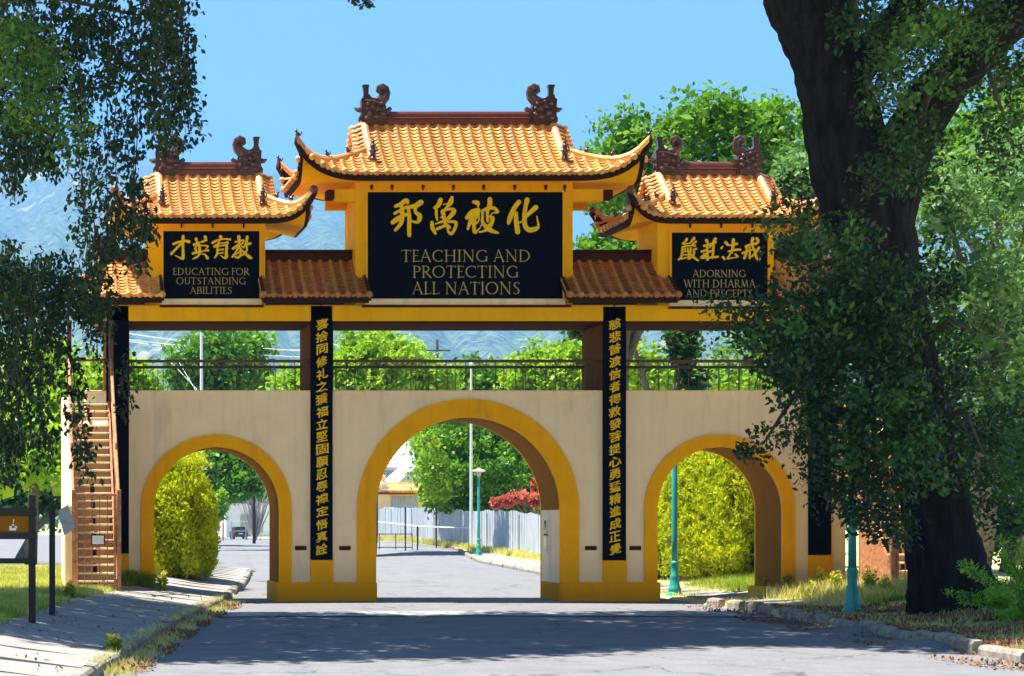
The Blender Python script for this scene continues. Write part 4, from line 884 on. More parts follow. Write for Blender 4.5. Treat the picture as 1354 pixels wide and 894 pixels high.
def hanging(a, b, y0, y1, text, label, group=None):
    s = 49.90; X = lambda p: (p - VX) / F * s; Z = lambda p: EYE + (VY - p) / F * s
    r = thing('hanging_board', (X((a + b) / 2), s, Z(y1)), label, 'sign', group)
    MB().bbox(X(a), X(b), s, 49.945, Z(y1), Z(y0), .01).build('panel', M['black'], r)
    MB().tube([(X((a + b) / 2), s + .02, Z(y0) - .02), (X((a + b) / 2), s + .02, Z(y0) + .07)], .025, 6).build('hook', M['brown'], r)
    if text:
        n = len(text); t0, t1 = 428.5, 726
        for i, ch in enumerate(text): cjk(ch, X((a + b) / 2 + .5) + random.uniform(-.01, .01), Z(t0 + (t1 - t0) * i / (n - 1)), .31 * random.uniform(.94, 1.06), .275, s - .004, r)
hanging(140.5, 170.5, 404, 732, '', 'tall blank black board on the outermost left pier behind the stair')
hanging(410.5, 440, 404, 740.5, '喜捨同修礼之獲福立堅固願忍辱禪定悟真詮', 'tall black board with gold characters left of the central arch')
hanging(797, 828, 405, 741, '慈悲普渡信者得救發菩提心勇猛精進成正覺', 'tall black board with gold characters right of the central arch')
hanging(1069, 1099.5, 404, 734, '', 'tall blank black board on the outermost right pier behind oak leaves')

# ================================================================== STAIRS
def stair():
    x0, x1 = 1.32, 2.36; zb = g(1.8, 45.7); zt = 5.2; N = 24; Ya, Yb = 45.75, 49.6
    r = thing('staircase', ((x0 + x1) / 2, Ya, zb), 'steep stair with a caged gate, left of the gateway beside the lawn', 'staircase')
    for i in range(N):
        t = (i + .5) / N; y = Ya + (Yb - Ya) * t; z = zb + (zt - zb) * (i + 1) / N
        MB().bbox(x0 + .05, x1 - .05, y - .10, y + .14, z - .045, z, .008).build('tread', M['tread'], r)
    nrm = Vector((0, -(zt - zb), Yb - Ya)).normalized()
    mb = MB()
    mb.add([(x0 + .05, Ya + .25, zb - .1), (x1 - .05, Ya + .25, zb - .1), (x1 - .05, Yb + .25, zt - .3), (x0 + .05, Yb + .25, zt - .3)], [(0, 1, 2, 3)]); mb.build('soffit_board', M['cream'], r)
    for x in (x0, x1 - .05):
        mb = MB(); o = [(Ya - .15, zb - .1), (Ya + .3, zb - .1), (Yb + .3, zt - .3), (Yb + .3, zt + .05), (Yb - .05, zt + .05), (Ya - .15, zb + .18)]
        v = [(x, y, z) for y, z in o] + [(x + .05, y, z) for y, z in o]; n = 6
        mb.add(v, [tuple(range(n)), tuple(range(2 * n - 1, n - 1, -1))] + [(i, n + i, n + (i + 1) % n, (i + 1) % n) for i in range(n)]); mb.build('stringer', M['rust'], r)
    MB().box((x0 + x1) / 2 - .04, (x0 + x1) / 2 + .04, Ya + .2, Ya + .3, zb, zb + .05).build('foot_plate', M['rust'], r)
    for k in range(12):
        t = k / 12; MB().box((x0 + x1) / 2 - .05, (x0 + x1) / 2 + .05, Ya + .1 + (Yb - Ya) * t, Ya + .24 + (Yb - Ya) * t, zb + (zt - zb) * t, zb + (zt - zb) * (t + .045)).build('carriage_block', M['brown'], r)
    # side wall of the stair, cream
    mb = MB(); xa, xb = 1.10, 1.30; o = [(Ya + .1, zb - .4), (49.99, zb - .4), (49.99, zt + .15), (Yb - .1, zt + .15), (Ya + .1, zb + 2.0)]
    v = [(xa, y, z) for y, z in o] + [(xb, y, z) for y, z in o]; n = 5
    mb.add(v, [tuple(range(n)), tuple(range(2 * n - 1, n - 1, -1))] + [(i, n + i, n + (i + 1) % n, (i + 1) % n) for i in range(n)]); mb.build('side_wall', M['cream'], r)
    mb = MB(); o = [(Ya + .6, zb - .2), (47.7, zb - .2), (47.7, zb + 1.8), (47.5, zb + 1.8)]; v = [(x1 - .10, y, z) for y, z in o] + [(x1 - .07, y, z) for y, z in o]; n = 4
    mb.add(v, [tuple(range(n)), tuple(range(2 * n - 1, n - 1, -1))] + [(i, n + i, n + (i + 1) % n, (i + 1) % n) for i in range(n)]); mb.build('side_panel', M['rust'], r)
    MB().bbox(x0, x1, Yb + .16, 49.98, zt - .02, zt + .06, .01).build('landing', M['greypanel'], r)
    # handrails and posts
    for x in (x0 - .02, x1 + .04):
        MB().tube([(x, Ya - .1, zb + 2.3), (x, Ya + .3, zb + 2.35), (x, Yb, zt + 1.15), (x, 49.95, zt + 1.2)], .045, 7).build('handrail', M['rust'], r, smooth=True)
        MB().tube([(x, Ya + .2, zb + 1.3), (x, Yb, zt + .5)], .025, 6).build('handrail', M['rust'], r, smooth=True)
        MB().bbox(x - .05, x + .05, Ya - .16, Ya - .06, zb - .2, zb + 2.4, .01).build('post', M['rust'], r)
        MB().bbox(x - .06, x + .06, Yb - .02, Yb + .10, zt - .2, zt + 2.2, .01).build('post', M['rail'], r)
        for t in (.35, .65): MB().tube([(x, Ya + (Yb - Ya) * t, zb + (zt - zb) * t - .1), (x, Ya + (Yb - Ya) * t, zb + 2.35 + (zt + 1.15 - zb - 2.35) * t)], .03, 6).build('post', M['rust'], r)
    MB().tube([(x0, Yb + .06, zt + 1.15), (x1, Yb + .06, zt + 1.15)], .04, 6).build('top_bar', M['rail'], r)
    # caged gate at the foot
    ga = MB(); yg = Ya - .13
    for x in (x0 + .06, x1 - .06): ga.bbox(x - .03, x + .03, yg - .03, yg + .03, zb + .05, zb + 2.3, .008)
    for z in (zb + .08, zb + 1.15, zb + 2.27): ga.bbox(x0 + .091, x1 - .091, yg - .026, yg + .026, z - .03, z + .03, .008)
    gt = ga.build('cage_gate', M['rust'], r)
    for k in range(1, 5):
        x = x0 + .06 + (x1 - x0 - .12) * k / 5; MB().box(x - .011, x + .011, yg - .01, yg + .01, zb + .1, zb + 2.25).build('bar', M['rust'], gt)
    for k in range(1, 4):
        z = zb + .1 + 2.15 * k / 4; MB().box(x0 + .09, x1 - .09, yg + .011, yg + .025, z - .008, z + .008).build('bar', M['rust'], gt)
    f = MB().bbox(1.72, 2.06, yg - .05, yg - .028, zb + 1.05, zb + 1.32, .005).build('notice', M['brown'], gt)
    return r
st_ = stair()
st2 = dup(st_, (2 * XC - st_.location.x - .12, st_.location.y, st_.location.z + .05), label='steep stair with a caged gate, right of the gateway beside the oak trunk', sx=-1)
for s_ in (st_, st2): s_['group'] = 'stairs up to the gallery'
mbn = MB().bbox(1.75, 2.03, 45.55, 45.568, g(1.8, 45.7) + 1.08, g(1.8, 45.7) + 1.29, .003)
tag(mbn.build('small_notice', M['white']), 'small white notice hung on the cage gate of the left stair', 'notice')

# ================================================================== LAMPS
def lamp_post(x, y, h=4.95, m='lamp', label='', base=None):
    z = g(x, y); r = thing('street_lamp', (x, y, z), label, 'street lamp', 'teal lamp posts along the road')
    MB().lathe((x, y, z), [(.22, -.08), (.22, .06), (.19, .09), (.17, .14), (.19, .18), (.15, .24), (.12, .50), (.13, .56), (.10, .60), (.10, .85), (.115, .88), (.115, .93), (.085, .98)], 14).build('base', M[m], r, smooth=True)
    MB().lathe((x, y, z), [(.085, .96), (.083, 1.6), (.075, h - .62), (.065, h - .60), (.085, h - .56), (.085, h - .52)], 12).build('pole', M[m], r, smooth=True)
    MB().lathe((x, y, z), [(.07, h - .52), (.10, h - .42), (.14, h - .26), (.16, h - .22), (.13, h - .20)], 12).build('lantern', M['greypanel'], r, smooth=True)
    MB().lathe((x, y, z), [(.13, h - .21), (.30, h - .19), (.37, h - .14), (.34, h - .10), (.18, h - .05), (.05, h), (.02, h + .03)], 16).build('lamp_shade', M['shade'], r, smooth=True)
    return r
lamp_post(*on_ground(633, 735)[:2], h=4.95, label='teal lamp post with pale disc shade, seen through the central arch')
lamp_post((892 - VX) / F * 52.9, 52.9, label='teal lamp post rising behind the right arch, its top hidden')
lamp_post(*on_ground(1127, 811)[:2], label='teal lamp post at the kerb in front of the gateway, top lost in oak leaves')

# ================================================================== INFORMATION BOARD (left)
def frame_board():
    Y = 32; x = (42.5 - VX) / F * Y; z0 = g(x, Y); X = lambda p: (p - VX) / F * Y; Z = lambda p: EYE + (VY - p) / F * Y
    r = thing('notice_board', (x, Y, z0), 'black timber notice board with a yellow panel at the left edge of the lawn', 'notice board')
    for xx in (x, x - 1.9): MB().bbox(xx - .06, xx + .06, Y - .06, Y + .06, z0 - .2, Z(655), .01).build('post', M['blackwood'], r)
    for (a, b) in ((682, 672), (713, 704), (745, 738)): MB().bbox(x - 1.95, x + .08 , Y - .105, Y - .062, Z(a), Z(b), .008).build('rail', M['blackwood'], r)
    pn = MB().box(x - 1.84, x - .061, Y - .03, Y + .01, Z(704), Z(682)).build('panel', M['vault'], r)  # yellow panel, with its shade painted in by the darkened ochre
    mb = MB()   # small white drawing on the panel
    for (a, b, c, d) in ((17, 700, 9, 3), (14, 697, 3, 3), (21, 697, 3, 3), (18, 689, 1.2, 5), (17, 694, 3, 2)): mb.bbox(X(a - c / 2), X(a + c / 2), Y - .036, Y - .029, Z(b + d / 2), Z(b - d / 2), .002)
    mb.build('emblem', M['white'], pn)
frame_board()
Y = 34.6; x = (69 - VX) / F * Y; z0 = g(x, Y)
r = thing('sign_post', (x, Y, z0), 'black post with a tilted grey metal sign, right of the timber notice board', 'sign post')
MB().bbox(x - .055, x + .055, Y - .05, Y + .05, z0 - .2, EYE + (VY - 668) / F * Y, .01).build('post', M['blackwood'], r)
k = Y / F; q = [(78, 672), (87, 668), (98, 696), (84, 707), (76, 690)]
MB().prism([((a - VX) * k + .0, EYE + (VY - b) * k) for a, b in [(76, 676), (90, 667), (100, 698), (85, 708)]], Y + .052, Y + .07).build('sign_plate', M['greypanel'], r)

# ================================================================== BIG OAK (right)
def oakp(px, py, dY=0.0): return P(px, py, 38 + dY)
oak = thing('oak_tree', (18.7, 38, g(18.7, 38)), 'huge dark oak with a forked leaning trunk at the right in front of the gateway', 'tree')
def big_trunk(name, path, seed, flare=False):
    rr = random.Random(seed); k = 38 / F; C = []; 
    pl = smooth_pl([(a, b, r) for a, b, r in path], 6)
    nseg = 30; rows_ = []; ph = [rr.uniform(0, 6.28) for _ in range(6)]
    for i, (px, py, rad) in enumerate(pl):
        c = Vector(oakp(px, py)); a = Vector(pl[min(i + 1, len(pl) - 1)]); b = Vector(pl[max(i - 1, 0)]); t = Vector((a.x - b.x, 0, b.y - a.y)).normalized()
        u = Vector((t.z, 0, -t.x)); v = Vector((0, 1, 0)); row = []; h = py / 894
        for j in range(nseg + 1):
            an = 2 * math.pi * j / nseg
            f = 1 + .05 * math.sin(3 * an + ph[0] + h * 4) + .05 * math.sin(5 * an + ph[1] - h * 7) + .03 * math.sin(9 * an + ph[2] + h * 10) + .03 * math.sin(py * .11 + ph[3] + 2 * an) + .02 * math.sin(py * .31 + 4 * an)
            if flare: f += max(0, (py - 735) / 65) ** 2 * (.02 + .10 * math.sin(5 * an + ph[4]))
            row.append(c + (u * math.cos(an) + v * math.sin(an)) * rad * k * f)
        rows_.append(row)
    return MB().grid(rows_).build(name, M['bark'], oak, smooth=True)
big_trunk('trunk', [(1262, 822, 58), (1261, 800, 55), (1253, 760, 49), (1242, 700, 43), (1230, 640, 39), (1212, 560, 38), (1195, 490, 40), (1175, 410, 45), (1157, 330, 50), (1142, 260, 55), (1122, 200, 50), (1104, 130, 42), (1092, 80, 42), (1080, 35, 48), (1070, 0, 55), (1055, -80, 50), (1030, -190, 42), (990, -330, 30), (960, -460, 16)], 3, True)
big_trunk('limb', [(1160, 340, 34), (1172, 285, 38), (1186, 225, 36), (1212, 165, 33), (1250, 112, 29), (1300, 62, 26), (1360, 5, 23), (1430, -70, 19), (1500, -200, 13)], 5)
big_trunk('limb', [(1078, 30, 40), (1030, -60, 34), (940, -140, 27), (820, -200, 20), (680, -250, 13), (560, -280, 8)], 6)
big_trunk('limb', [(1100, 150, 26), (1140, 80, 24), (1190, 20, 20), (1230, -60, 16), (1260, -160, 10)], 7)
big_trunk('limb_stub', [(1150, 215, 12), (1163, 195, 13), (1178, 190, 11), (1186, 186, 7)], 8)
def blobs_to_pts(specs, base_Y, m, r_px, lm_flat=0.8, dens_jit=0.4):
    """specs: (px, py, rx, ry, n, dY0, dY1) patches of leaf clusters, placed at real depths round the tree"""
    out = []
    for (cx, cy, rx, ry, n, d0, d1) in specs:
        for _ in range(n):
            a = random.uniform(0, 6.283); q = math.sqrt(random.random()); px = cx + rx * q * math.cos(a); py = cy + ry * q * math.sin(a)
            out.append(P(px, py, base_Y + random.uniform(d0, d1)))
    return clusters(np.array(out), m, r_px, lm_flat)
A = [(1100, 420, 85, 70, 80, -3, 2), (1085, 530, 60, 60, 30, -3, 1), (1130, 480, 75, 100, 62, -4, -1), (1140, 640, 50, 46, 15, -4, -2), (1165, 690, 36, 30, 10, -4, -2), (1100, 605, 40, 36, 8, -4, -1), (1200, 600, 26, 50, 8, -4, -2), (1040, 420, 40, 36, 14, -2, 1), (1115, 590, 50, 50, 20, -4, 0), (1180, 560, 55, 90, 46, -4, -2), (1150, 380, 60, 50, 30, -4, -1),
     (1000, 440, 40, 14, 8, -2, 1), (965, 400, 30, 8, 4, -1, 1), (1045, 330, 22, 16, 3, -1, 1), (1060, 280, 26, 60, 14, 0, 3), (1012, 588, 34, 14, 5, -2, 0), (1140, 650, 40, 25, 5, -3, -1), (1050, 480, 36, 40, 12, -2, 0)]
B = [(1190, 430, 30, 60, 7, -4, -2), (1290, 700, 50, 60, 12, 2, 5), (1205, 120, 60, 80, 42, -3, 0), (1240, 40, 90, 50, 50, -3, 3), (1310, 60, 60, 60, 40, -2, 4), (1150, 50, 40, 50, 14, -4, -2), (1190, 220, 50, 40, 12, -4, -2), (1110, 330, 40, 50, 16, -4, -2), (1330, 170, 40, 50, 12, 0, 4), (1225, 360, 26, 60, 12, -2, 3), (1245, 450, 50, 90, 34, -1, 5), (1270, 580, 60, 90, 50, -1, 5), (1230, 640, 40, 50, 18, 2, 5), (1330, 600, 40, 90, 22, 1, 5)]
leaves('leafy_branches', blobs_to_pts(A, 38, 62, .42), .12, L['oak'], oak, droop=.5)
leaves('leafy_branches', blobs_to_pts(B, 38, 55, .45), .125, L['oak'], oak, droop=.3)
leaves('sun_painted_branches', blobs_to_pts([(1205, 90, 44, 80, 20, -4.5, -3), (1260, 30, 70, 40, 12, -4.5, -2), (1160, 560, 70, 60, 14, -4.6, -4), (1215, 610, 40, 50, 9, -4.6, -4), (1290, 420, 60, 110, 22, -2, 2), (1310, 600, 50, 90, 16, -2, 2), (1040, 320, 40, 40, 7, -1, 1), (1060, 440, 60, 60, 6, -4.2, -3.6), (1110, 330, 26, 40, 4, -4.4, -4)], 38, 34, .36), .125, L['oaklit'], oak, droop=.3)  # clumps whose sunlight is painted in by the paler leaf colour
over = []; ra = random.Random(4)
for _ in range(5200):
    x, y = ra.uniform(2, 31), ra.uniform(27, 48); z = ra.uniform(15.4, 18.6) - .004 * (x - 17) ** 2
    if ((x - 17.0) / 15) ** 2 + ((y - 38.4) / 7.6) ** 2 < 1 and z > 14.8 and math.sin(x * .5 + 1) * math.sin(y * 2.3 + x * .25) > -.62: over.append((x, y, z))
leaves('upper_crown', clusters(over, 50, 1.0, .6), .30, L['oak'], oak)
mb = MB()
for (a, b) in (((1150, 320), (1085, 390)), ((1165, 400), (1085, 500)), ((1180, 480), (1120, 600)), ((1190, 480), (1290, 440)), ((1220, 560), (1300, 600)), ((1085, 500), (1010, 585)), ((1210, 170), (1240, 90)), ((1250, 110), (1330, 160)), ((1105, 420), (1150, 650))):
    p, q = Vector(oakp(a[0], a[1], -.3)), Vector(oakp(b[0], b[1], -2.0)); mid = (p + q) / 2 + Vector((0, -.5, .5))
    mb.tube([p, mid, q], [.10, .055, .02], 6)
tag(mb.build('boughs', M['twig'], oak, smooth=True), kind='stuff')

# ================================================================== LEFT OAK, its drooping outer branches
loak = thing('oak_tree', (-5.5, 36, g(-5.5, 36)), 'oak standing left of the frame, its leafy twigs drooping at the upper left', 'tree')
trunk_mb([(-5.5, 36, .2), (-5.2, 36, 4), (-4.2, 35.5, 9), (-2.5, 35, 13), (0, 34.5, 15.5)], [.75, .62, .5, .34, .15], 16, .03).build('trunk', M['bark'], loak, smooth=True)
strands = []; tw = []
def strand(px, py0, py1, Yb_, n, sway=12, spread=9):
    x = px; pts = []
    for i in range(n):
        t = i / max(1, n - 1); py = py0 + (py1 - py0) * t; x += random.uniform(-1, 1) * sway * .35; Yq = Yb_ + .3 * math.sin(i)
        pts.append(P(x, py, Yq)); strands.append(P(x + random.uniform(-spread, spread), py + random.uniform(-6, 6), Yq + random.uniform(-.2, .2)))
    tw.append(pts)
for (px, a, b, n) in ((10, -20, 130, 9), (40, -20, 150, 9), (70, -20, 200, 11), (95, 0, 300, 16), (112, -10, 380, 20), (130, -20, 330, 18), (150, -10, 300, 15), (166, -20, 350, 18), (178, -10, 335, 14), (200, -10, 190, 11), (215, -20, 195, 13), (230, -30, 200, 12), (240, -30, 160, 11), (247, 90, 190, 5), (20, 150, 240, 7), (45, 180, 232, 5), (60, 200, 225, 4), (5, 180, 250, 6), (150, 300, 335, 4), (120, 240, 420, 11), (185, 260, 345, 6), (135, 330, 440, 7),
                      (5, 335, 620, 20), (25, 340, 520, 14), (45, 345, 600, 16), (65, 350, 470, 11), (82, 350, 500, 12), (100, 345, 470, 10), (115, 360, 440, 7), (128, 350, 480, 8), (95, 470, 560, 6), (105, 540, 610, 5), (30, 500, 600, 6), (12, 560, 640, 5), (118, 560, 640, 4), (170, 480, 550, 4)):
    for rep_ in range(2 if px < 60 or b < 260 else 1): strand(px + random.uniform(-8, 8), a + random.uniform(-10, 10), b + random.uniform(-18, 10), random.uniform(32, 37), n)
HP = [(70, 60, 90, 70, 34, -2, 2), (20, 120, 50, 80, 34, -2, 2), (160, 40, 70, 50, 24, -2, 2), (210, 60, 34, 60, 9, -2, 1), (50, 190, 50, 30, 8, -2, 1), (180, 110, 34, 50, 4, -2, 2), (140, 150, 40, 50, 7, -1, 2), (30, 375, 60, 30, 34, -2, 2), (95, 395, 40, 30, 14, -2, 2), (20, 450, 44, 60, 18, -2, 2), (170, 300, 30, 30, 6, -1, 1)]
leaves('leafy_branches', np.concatenate([clusters(np.array(strands), 30, .24, 1.0), blobs_to_pts(HP, 34.5, 44, .34)]), .115, L['hang'], loak, droop=1.4)
leaves('sun_painted_branches', blobs_to_pts([(20, 90, 40, 70, 26, -4, -2), (60, 120, 40, 70, 14, -4, -2), (10, 30, 30, 30, 6, -4, -2), (70, 170, 40, 40, 6, -4, -2)], 34.5, 44, .34), .12, L['oaklit'], loak, droop=.6)  # bright patch at upper left: sun put into the leaf colour
mb = MB()
for p in tw:
    if len(p) > 2: mb.tube(p, .010, 4, False)
for (a, b, c, d) in ((-40, -60, 255, -20), (-40, 0, 180, 20)): mb.tube([P(a, b, 35), P((a + c) / 2, (b + d) / 2 - 14, 34.6), P(c, d, 34)], [.08, .05, .02], 6)
tag(mb.build('twigs', M['twig'], loak), kind='stuff')
over = []
for _ in range(2700):
    x, y = ra.uniform(-12, 7), ra.uniform(26, 46); z = ra.uniform(14.4, 17.6)
    if ((x + 3) / 9.8) ** 2 + ((y - 37) / 7.5) ** 2 < 1: over.append((x, y, z))
leaves('upper_crown', clusters(over, 46, 1.0, .6), .30, L['hang'], loak)
leaves('spray', clusters(np.array([P(470, -8, 33), P(485, 0, 33), P(462, -16, 33), P(478, 3, 33)]), 26, .16), .11, L['hang'], loak)
MB().tube([P(300, -150, 34), P(420, -60, 33.3), P(492, 4, 33)], [.05, .03, .012], 5).build('spray_twig', M['twig'], loak)

# ================================================================== HEDGES AND BUSHES
def hedge(label, boxc, half, lean, dens, name='hedge', sprays=True):
    cx, cy = boxc; hx, hy, hz = half; z0 = g(cx, cy) ; r = thing(name, (cx, cy, z0), label, 'hedge')
    pts = []; nrm = []
    n = int(dens * (hx * hz * 4 + hy * hz * 4 + hx * hy * 4))
    for _ in range(n):
        f = random.random(); 
        a = random.uniform(0, 2 * math.pi); zz = random.random() ** .9
        e = (4.0 if name == 'hedge' else 2.3); c_, s_ = math.cos(a), math.sin(a); rx = math.copysign(abs(c_) ** (2 / e), c_); ry = math.copysign(abs(s_) ** (2 / e), s_)
        top = (1 - max(0, (zz - .55) / .45) ** 2 * (.62 if name == 'bush' else .25))
        top *= .86 + .14 * min(1, zz * 6); k_ = top * (1 + .06 * math.sin(a * 9 + zz * 5) + random.uniform(-.10, .05))
        if random.random() < .12: k_ *= random.random(); zz = .97
        pts.append((cx + hx * rx * k_ + lean * zz, cy + hy * ry * k_, z0 + zz * hz * (1 + .05 * math.sin(cy + ry * 7 + rx * 3))))
    P_ = clusters(np.array(pts), 22, .11, 1.5)
    me, o = leaf_mesh('foliage', P_, .115, L['hedge'], up=.1, aspect=.42, droop=-1.6); put(bpy.data.objects.new('foliage', me), o, r)
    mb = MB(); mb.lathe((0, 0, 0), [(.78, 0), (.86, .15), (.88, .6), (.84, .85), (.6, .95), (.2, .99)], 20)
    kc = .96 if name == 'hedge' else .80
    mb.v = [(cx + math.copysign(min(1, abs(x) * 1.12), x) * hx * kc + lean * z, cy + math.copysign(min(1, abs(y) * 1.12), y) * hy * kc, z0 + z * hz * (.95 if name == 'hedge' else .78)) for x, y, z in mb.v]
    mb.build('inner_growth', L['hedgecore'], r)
    return r
hedge('clipped yellow-green hedge seen through the right arch', (22.7, 64.5), (1.9, 7.6, 4.75), 0, 52)
hedge('rounded yellow-green bush seen through the left arch beside the pavement', (4.75, 60), (1.38, 3.0, 3.75), -.15, 62, name='bush')

# ================================================================== TREES BEHIND
BG = 'trees behind the gateway'
tree('sunlit light green tree behind the left staircase', BG, 40, 74, [(10, 560, 0, 75, 60), (70, 530, 2, 60, 55), (40, 610, -1, 75, 45), (110, 600, 2, 40, 50), (-40, 600, 0, 60, 60), (60, 480, 3, 50, 40), (130, 500, 6, 40, 30)], L['bright'], .30, 2.0, 22, .6)
tree('small sunlit tree just right of the left outer pier, in the gallery opening', BG, 178, 95, [(175, 500, 0, 26, 28), (190, 520, 0, 24, 20), (160, 530, 0, 24, 30)], L['bright'], .28, 3, 20, .5)
tree('open-crowned tree behind the wires in the left gallery opening', BG, 378, 140, [(285, 465, 0, 52, 34), (325, 460, 2, 34, 30), (250, 490, 0, 36, 26), (300, 505, 0, 56, 34), (335, 500, 3, 26, 26), (290, 545, 0, 46, 30), (250, 520, 0, 30, 22)], L['mid'], .42, 1.5, 18, .9, trunk=False)
tree('dark green tree filling the top of the left arch', BG, 380, 165, [(262, 602, 0, 40, 24), (300, 612, -2, 34, 24), (318, 640, -3, 30, 24), (275, 640, 0, 40, 26), (240, 590, 4, 30, 30)], L['mid'], .48, 1.6, 22, .9, trunk=False)
tree('small yellow-green conifer through the left arch', BG, 288, 150, [(290, 668, 0, 9, 14), (291, 655, 0, 6, 9), (289, 680, 0, 10, 12)], L['bright'], .28, 8, 16, .35, core=False, trunk=False)
tree('big bright green tree left in the central gallery opening', BG, 490, 112, [(480, 495, 0, 70, 58), (530, 500, 2, 58, 45), (445, 510, 0, 50, 50), (500, 470, 0, 50, 36), (410, 530, 0, 50, 40), (570, 515, 2, 40, 36), (390, 515, 1, 26, 26)], L['bright'], .36, 1.8, 22, .75, tr=.4)
tree('row tree with rounded top in the middle of the central gallery opening', BG, 640, 122, [(630, 505, 0, 50, 26), (600, 512, 0, 40, 22), (668, 508, 0, 40, 26), (640, 540, 0, 70, 30)], L['mid'], .38, 1.8, 20, .75, trunk=False)
tree('bright green tree right in the central gallery opening', BG, 735, 118, [(735, 490, 0, 50, 36), (765, 478, 0, 40, 30), (700, 500, 0, 40, 30), (740, 525, 0, 60, 30)], L['bright'], .36, 1.9, 20, .75)
tree('bright green tree in the right gallery opening', BG, 845, 108, [(845, 492, 0, 38, 34), (875, 505, 0, 36, 24), (815, 495, 0, 36, 30), (940, 505, 2, 60, 22), (990, 500, 3, 60, 26)], L['bright'], .34, 2.0, 20, .7)
tree('broad dark green tree behind the fence in the central arch', BG, 740, 128, [(640, 662, -1, 80, 22), (600, 600, 0, 50, 42), (650, 590, 2, 60, 46), (690, 620, 0, 46, 40), (630, 640, -3, 66, 30), (585, 640, -2, 34, 34), (700, 575, 3, 40, 40), (720, 640, 0, 40, 40), (575, 585, 0, 24, 24)], L['mid'], .36, 2.4, 22, .7, tr=.45)
tree('yellow-green shrub beside the tiled gatehouse', BG, 575, 122, [(572, 615, 0, 18, 26), (580, 645, 0, 18, 20), (565, 590, 2, 14, 16)], L['bright'], .30, 3.5, 18, .5, core=False, trunk=False)
tree('red flowering shrub behind the grey board fence', None, 690, 112, [(686, 658, 0, 15, 6), (672, 663, 0, 9, 5), (708, 662, 0, 7, 9), (710, 642, 1, 6, 7), (657, 665, 0, 4, 4)], L['red'], .20, 5, 9, .4, name='flowering_shrub', cat='shrub')
RT = 'tall trees behind the right of the gateway'
tree('tall round green tree behind the main roof’s right end'.replace('’', "'"), RT, 812, 74, [(835, 190, 0, 52, 46), (810, 250, 2, 44, 46), (860, 270, 0, 55, 50), (880, 210, 2, 50, 40), (800, 330, 3, 40, 40), (850, 345, 0, 55, 45), (900, 320, 0, 55, 60)], L['mid'], .26, 2.0, 24, .6, tr=.5)
tree('broad bright green treetop above the right side roof', RT, 1048, 70, [(950, 165, 0, 62, 48), (1010, 170, 3, 56, 44), (980, 230, 0, 70, 50), (930, 240, 0, 45, 50), (1040, 220, 4, 56, 56), (900, 180, 2, 36, 34), (1000, 300, 2, 70, 50)], L['mid'], .26, 2.0, 24, .6, tr=.5)
tree('grey-green oak behind the right side roof and trunk', RT, 1080, 60, [(1060, 260, 0, 50, 56), (1050, 330, 1, 50, 60), (1120, 300, 3, 60, 80), (1080, 420, 2, 80, 60), (1020, 470, 3, 90, 30), (1100, 200, 3, 50, 50)], L['pale'], .22, 2.2, 24, .55, tr=.5)
tree('pale green leafy tree right of the big oak trunk', RT, 1290, 58, [(1250, 270, 0, 60, 70), (1320, 250, 2, 60, 80), (1280, 380, 0, 80, 80), (1350, 400, 2, 60, 90), (1300, 500, 0, 90, 80), (1380, 300, 3, 60, 80), (1250, 470, 3, 60, 60)], L['pale'], .20, 2.4, 26, .5, tr=.45)
tree('mid green tree low behind the big oak at the right edge', RT, 1330, 62, [(1280, 610, 0, 90, 70), (1350, 600, 0, 70, 90), (1240, 590, 3, 50, 70), (1380, 520, 2, 60, 80), (1320, 690, -2, 80, 40)], L['deep'], .22, 2.3, 24, .55)
tree('tall green tree beyond the right arm of the big oak', RT, 1340, 80, [(1330, 170, 0, 60, 70), (1280, 200, 2, 60, 60), (1400, 220, 0, 70, 80), (1230, 240, 3, 50, 50), (1370, 120, 2, 50, 50)], L['mid'], .26, 2.0, 24, .6, tr=.5)
tree('dark tree in the right gallery opening beyond the rail', RT, 905, 80, [(905, 465, 0, 22, 34), (900, 440, 0, 26, 20), (918, 500, 0, 18, 20), (830, 432, 0, 30, 8), (770, 436, 0, 20, 7)], L['deep'], .24, 3, 22, .5)
tree('row of low dark trees at the far left beyond the lawn', RT, 20, 92, [(0, 655, 0, 60, 26), (60, 660, 0, 40, 22), (100, 650, 0, 40, 26), (-60, 650, 0, 60, 30)], L['deep'], .3, 2.2, 20, .6)
# far belt of woodland along the foot of the hills
pts = []
for i in range(2600):
    Y = random.uniform(330, 620); px = random.uniform(-700, 2300); h = 9 + 5 * math.sin(px * .02) + 3 * math.sin(px * .07)
    pts.append(((px - VX) / F * Y, Y, random.uniform(0, 1) ** .7 * h))
tag(leaves('far_woodland', clusters(np.array(pts), 14, 3.0, .8), 2.0, L['deep']), 'belt of woodland along the foot of the hills beyond the yard', 'woodland', kind='stuff')
# bare grey tree
r = thing('bare_tree', (*P(338, 690, 190)[:2], 0), 'leafless grey tree beyond the wire fence in the left arch', 'tree', None); mb = MB()
cx0, cy0, _ = P(338, 690, 190)
for _ in range(110):
    a = random.uniform(0, 6.28); s = random.uniform(.1, 1); p = Vector((cx0, cy0, .2)); q = p + Vector((math.cos(a) * 2.4 * s, math.sin(a) * 2 * s, random.uniform(4.2, 7.4) - s)); mid = (p + q) / 2 + Vector((random.uniform(-.3, .3), 0, .4)); mb.tube([p, mid, q], [.05, .03, .012], 3, False)
tag(mb.build('stems', L['bare'], r), kind='stuff')

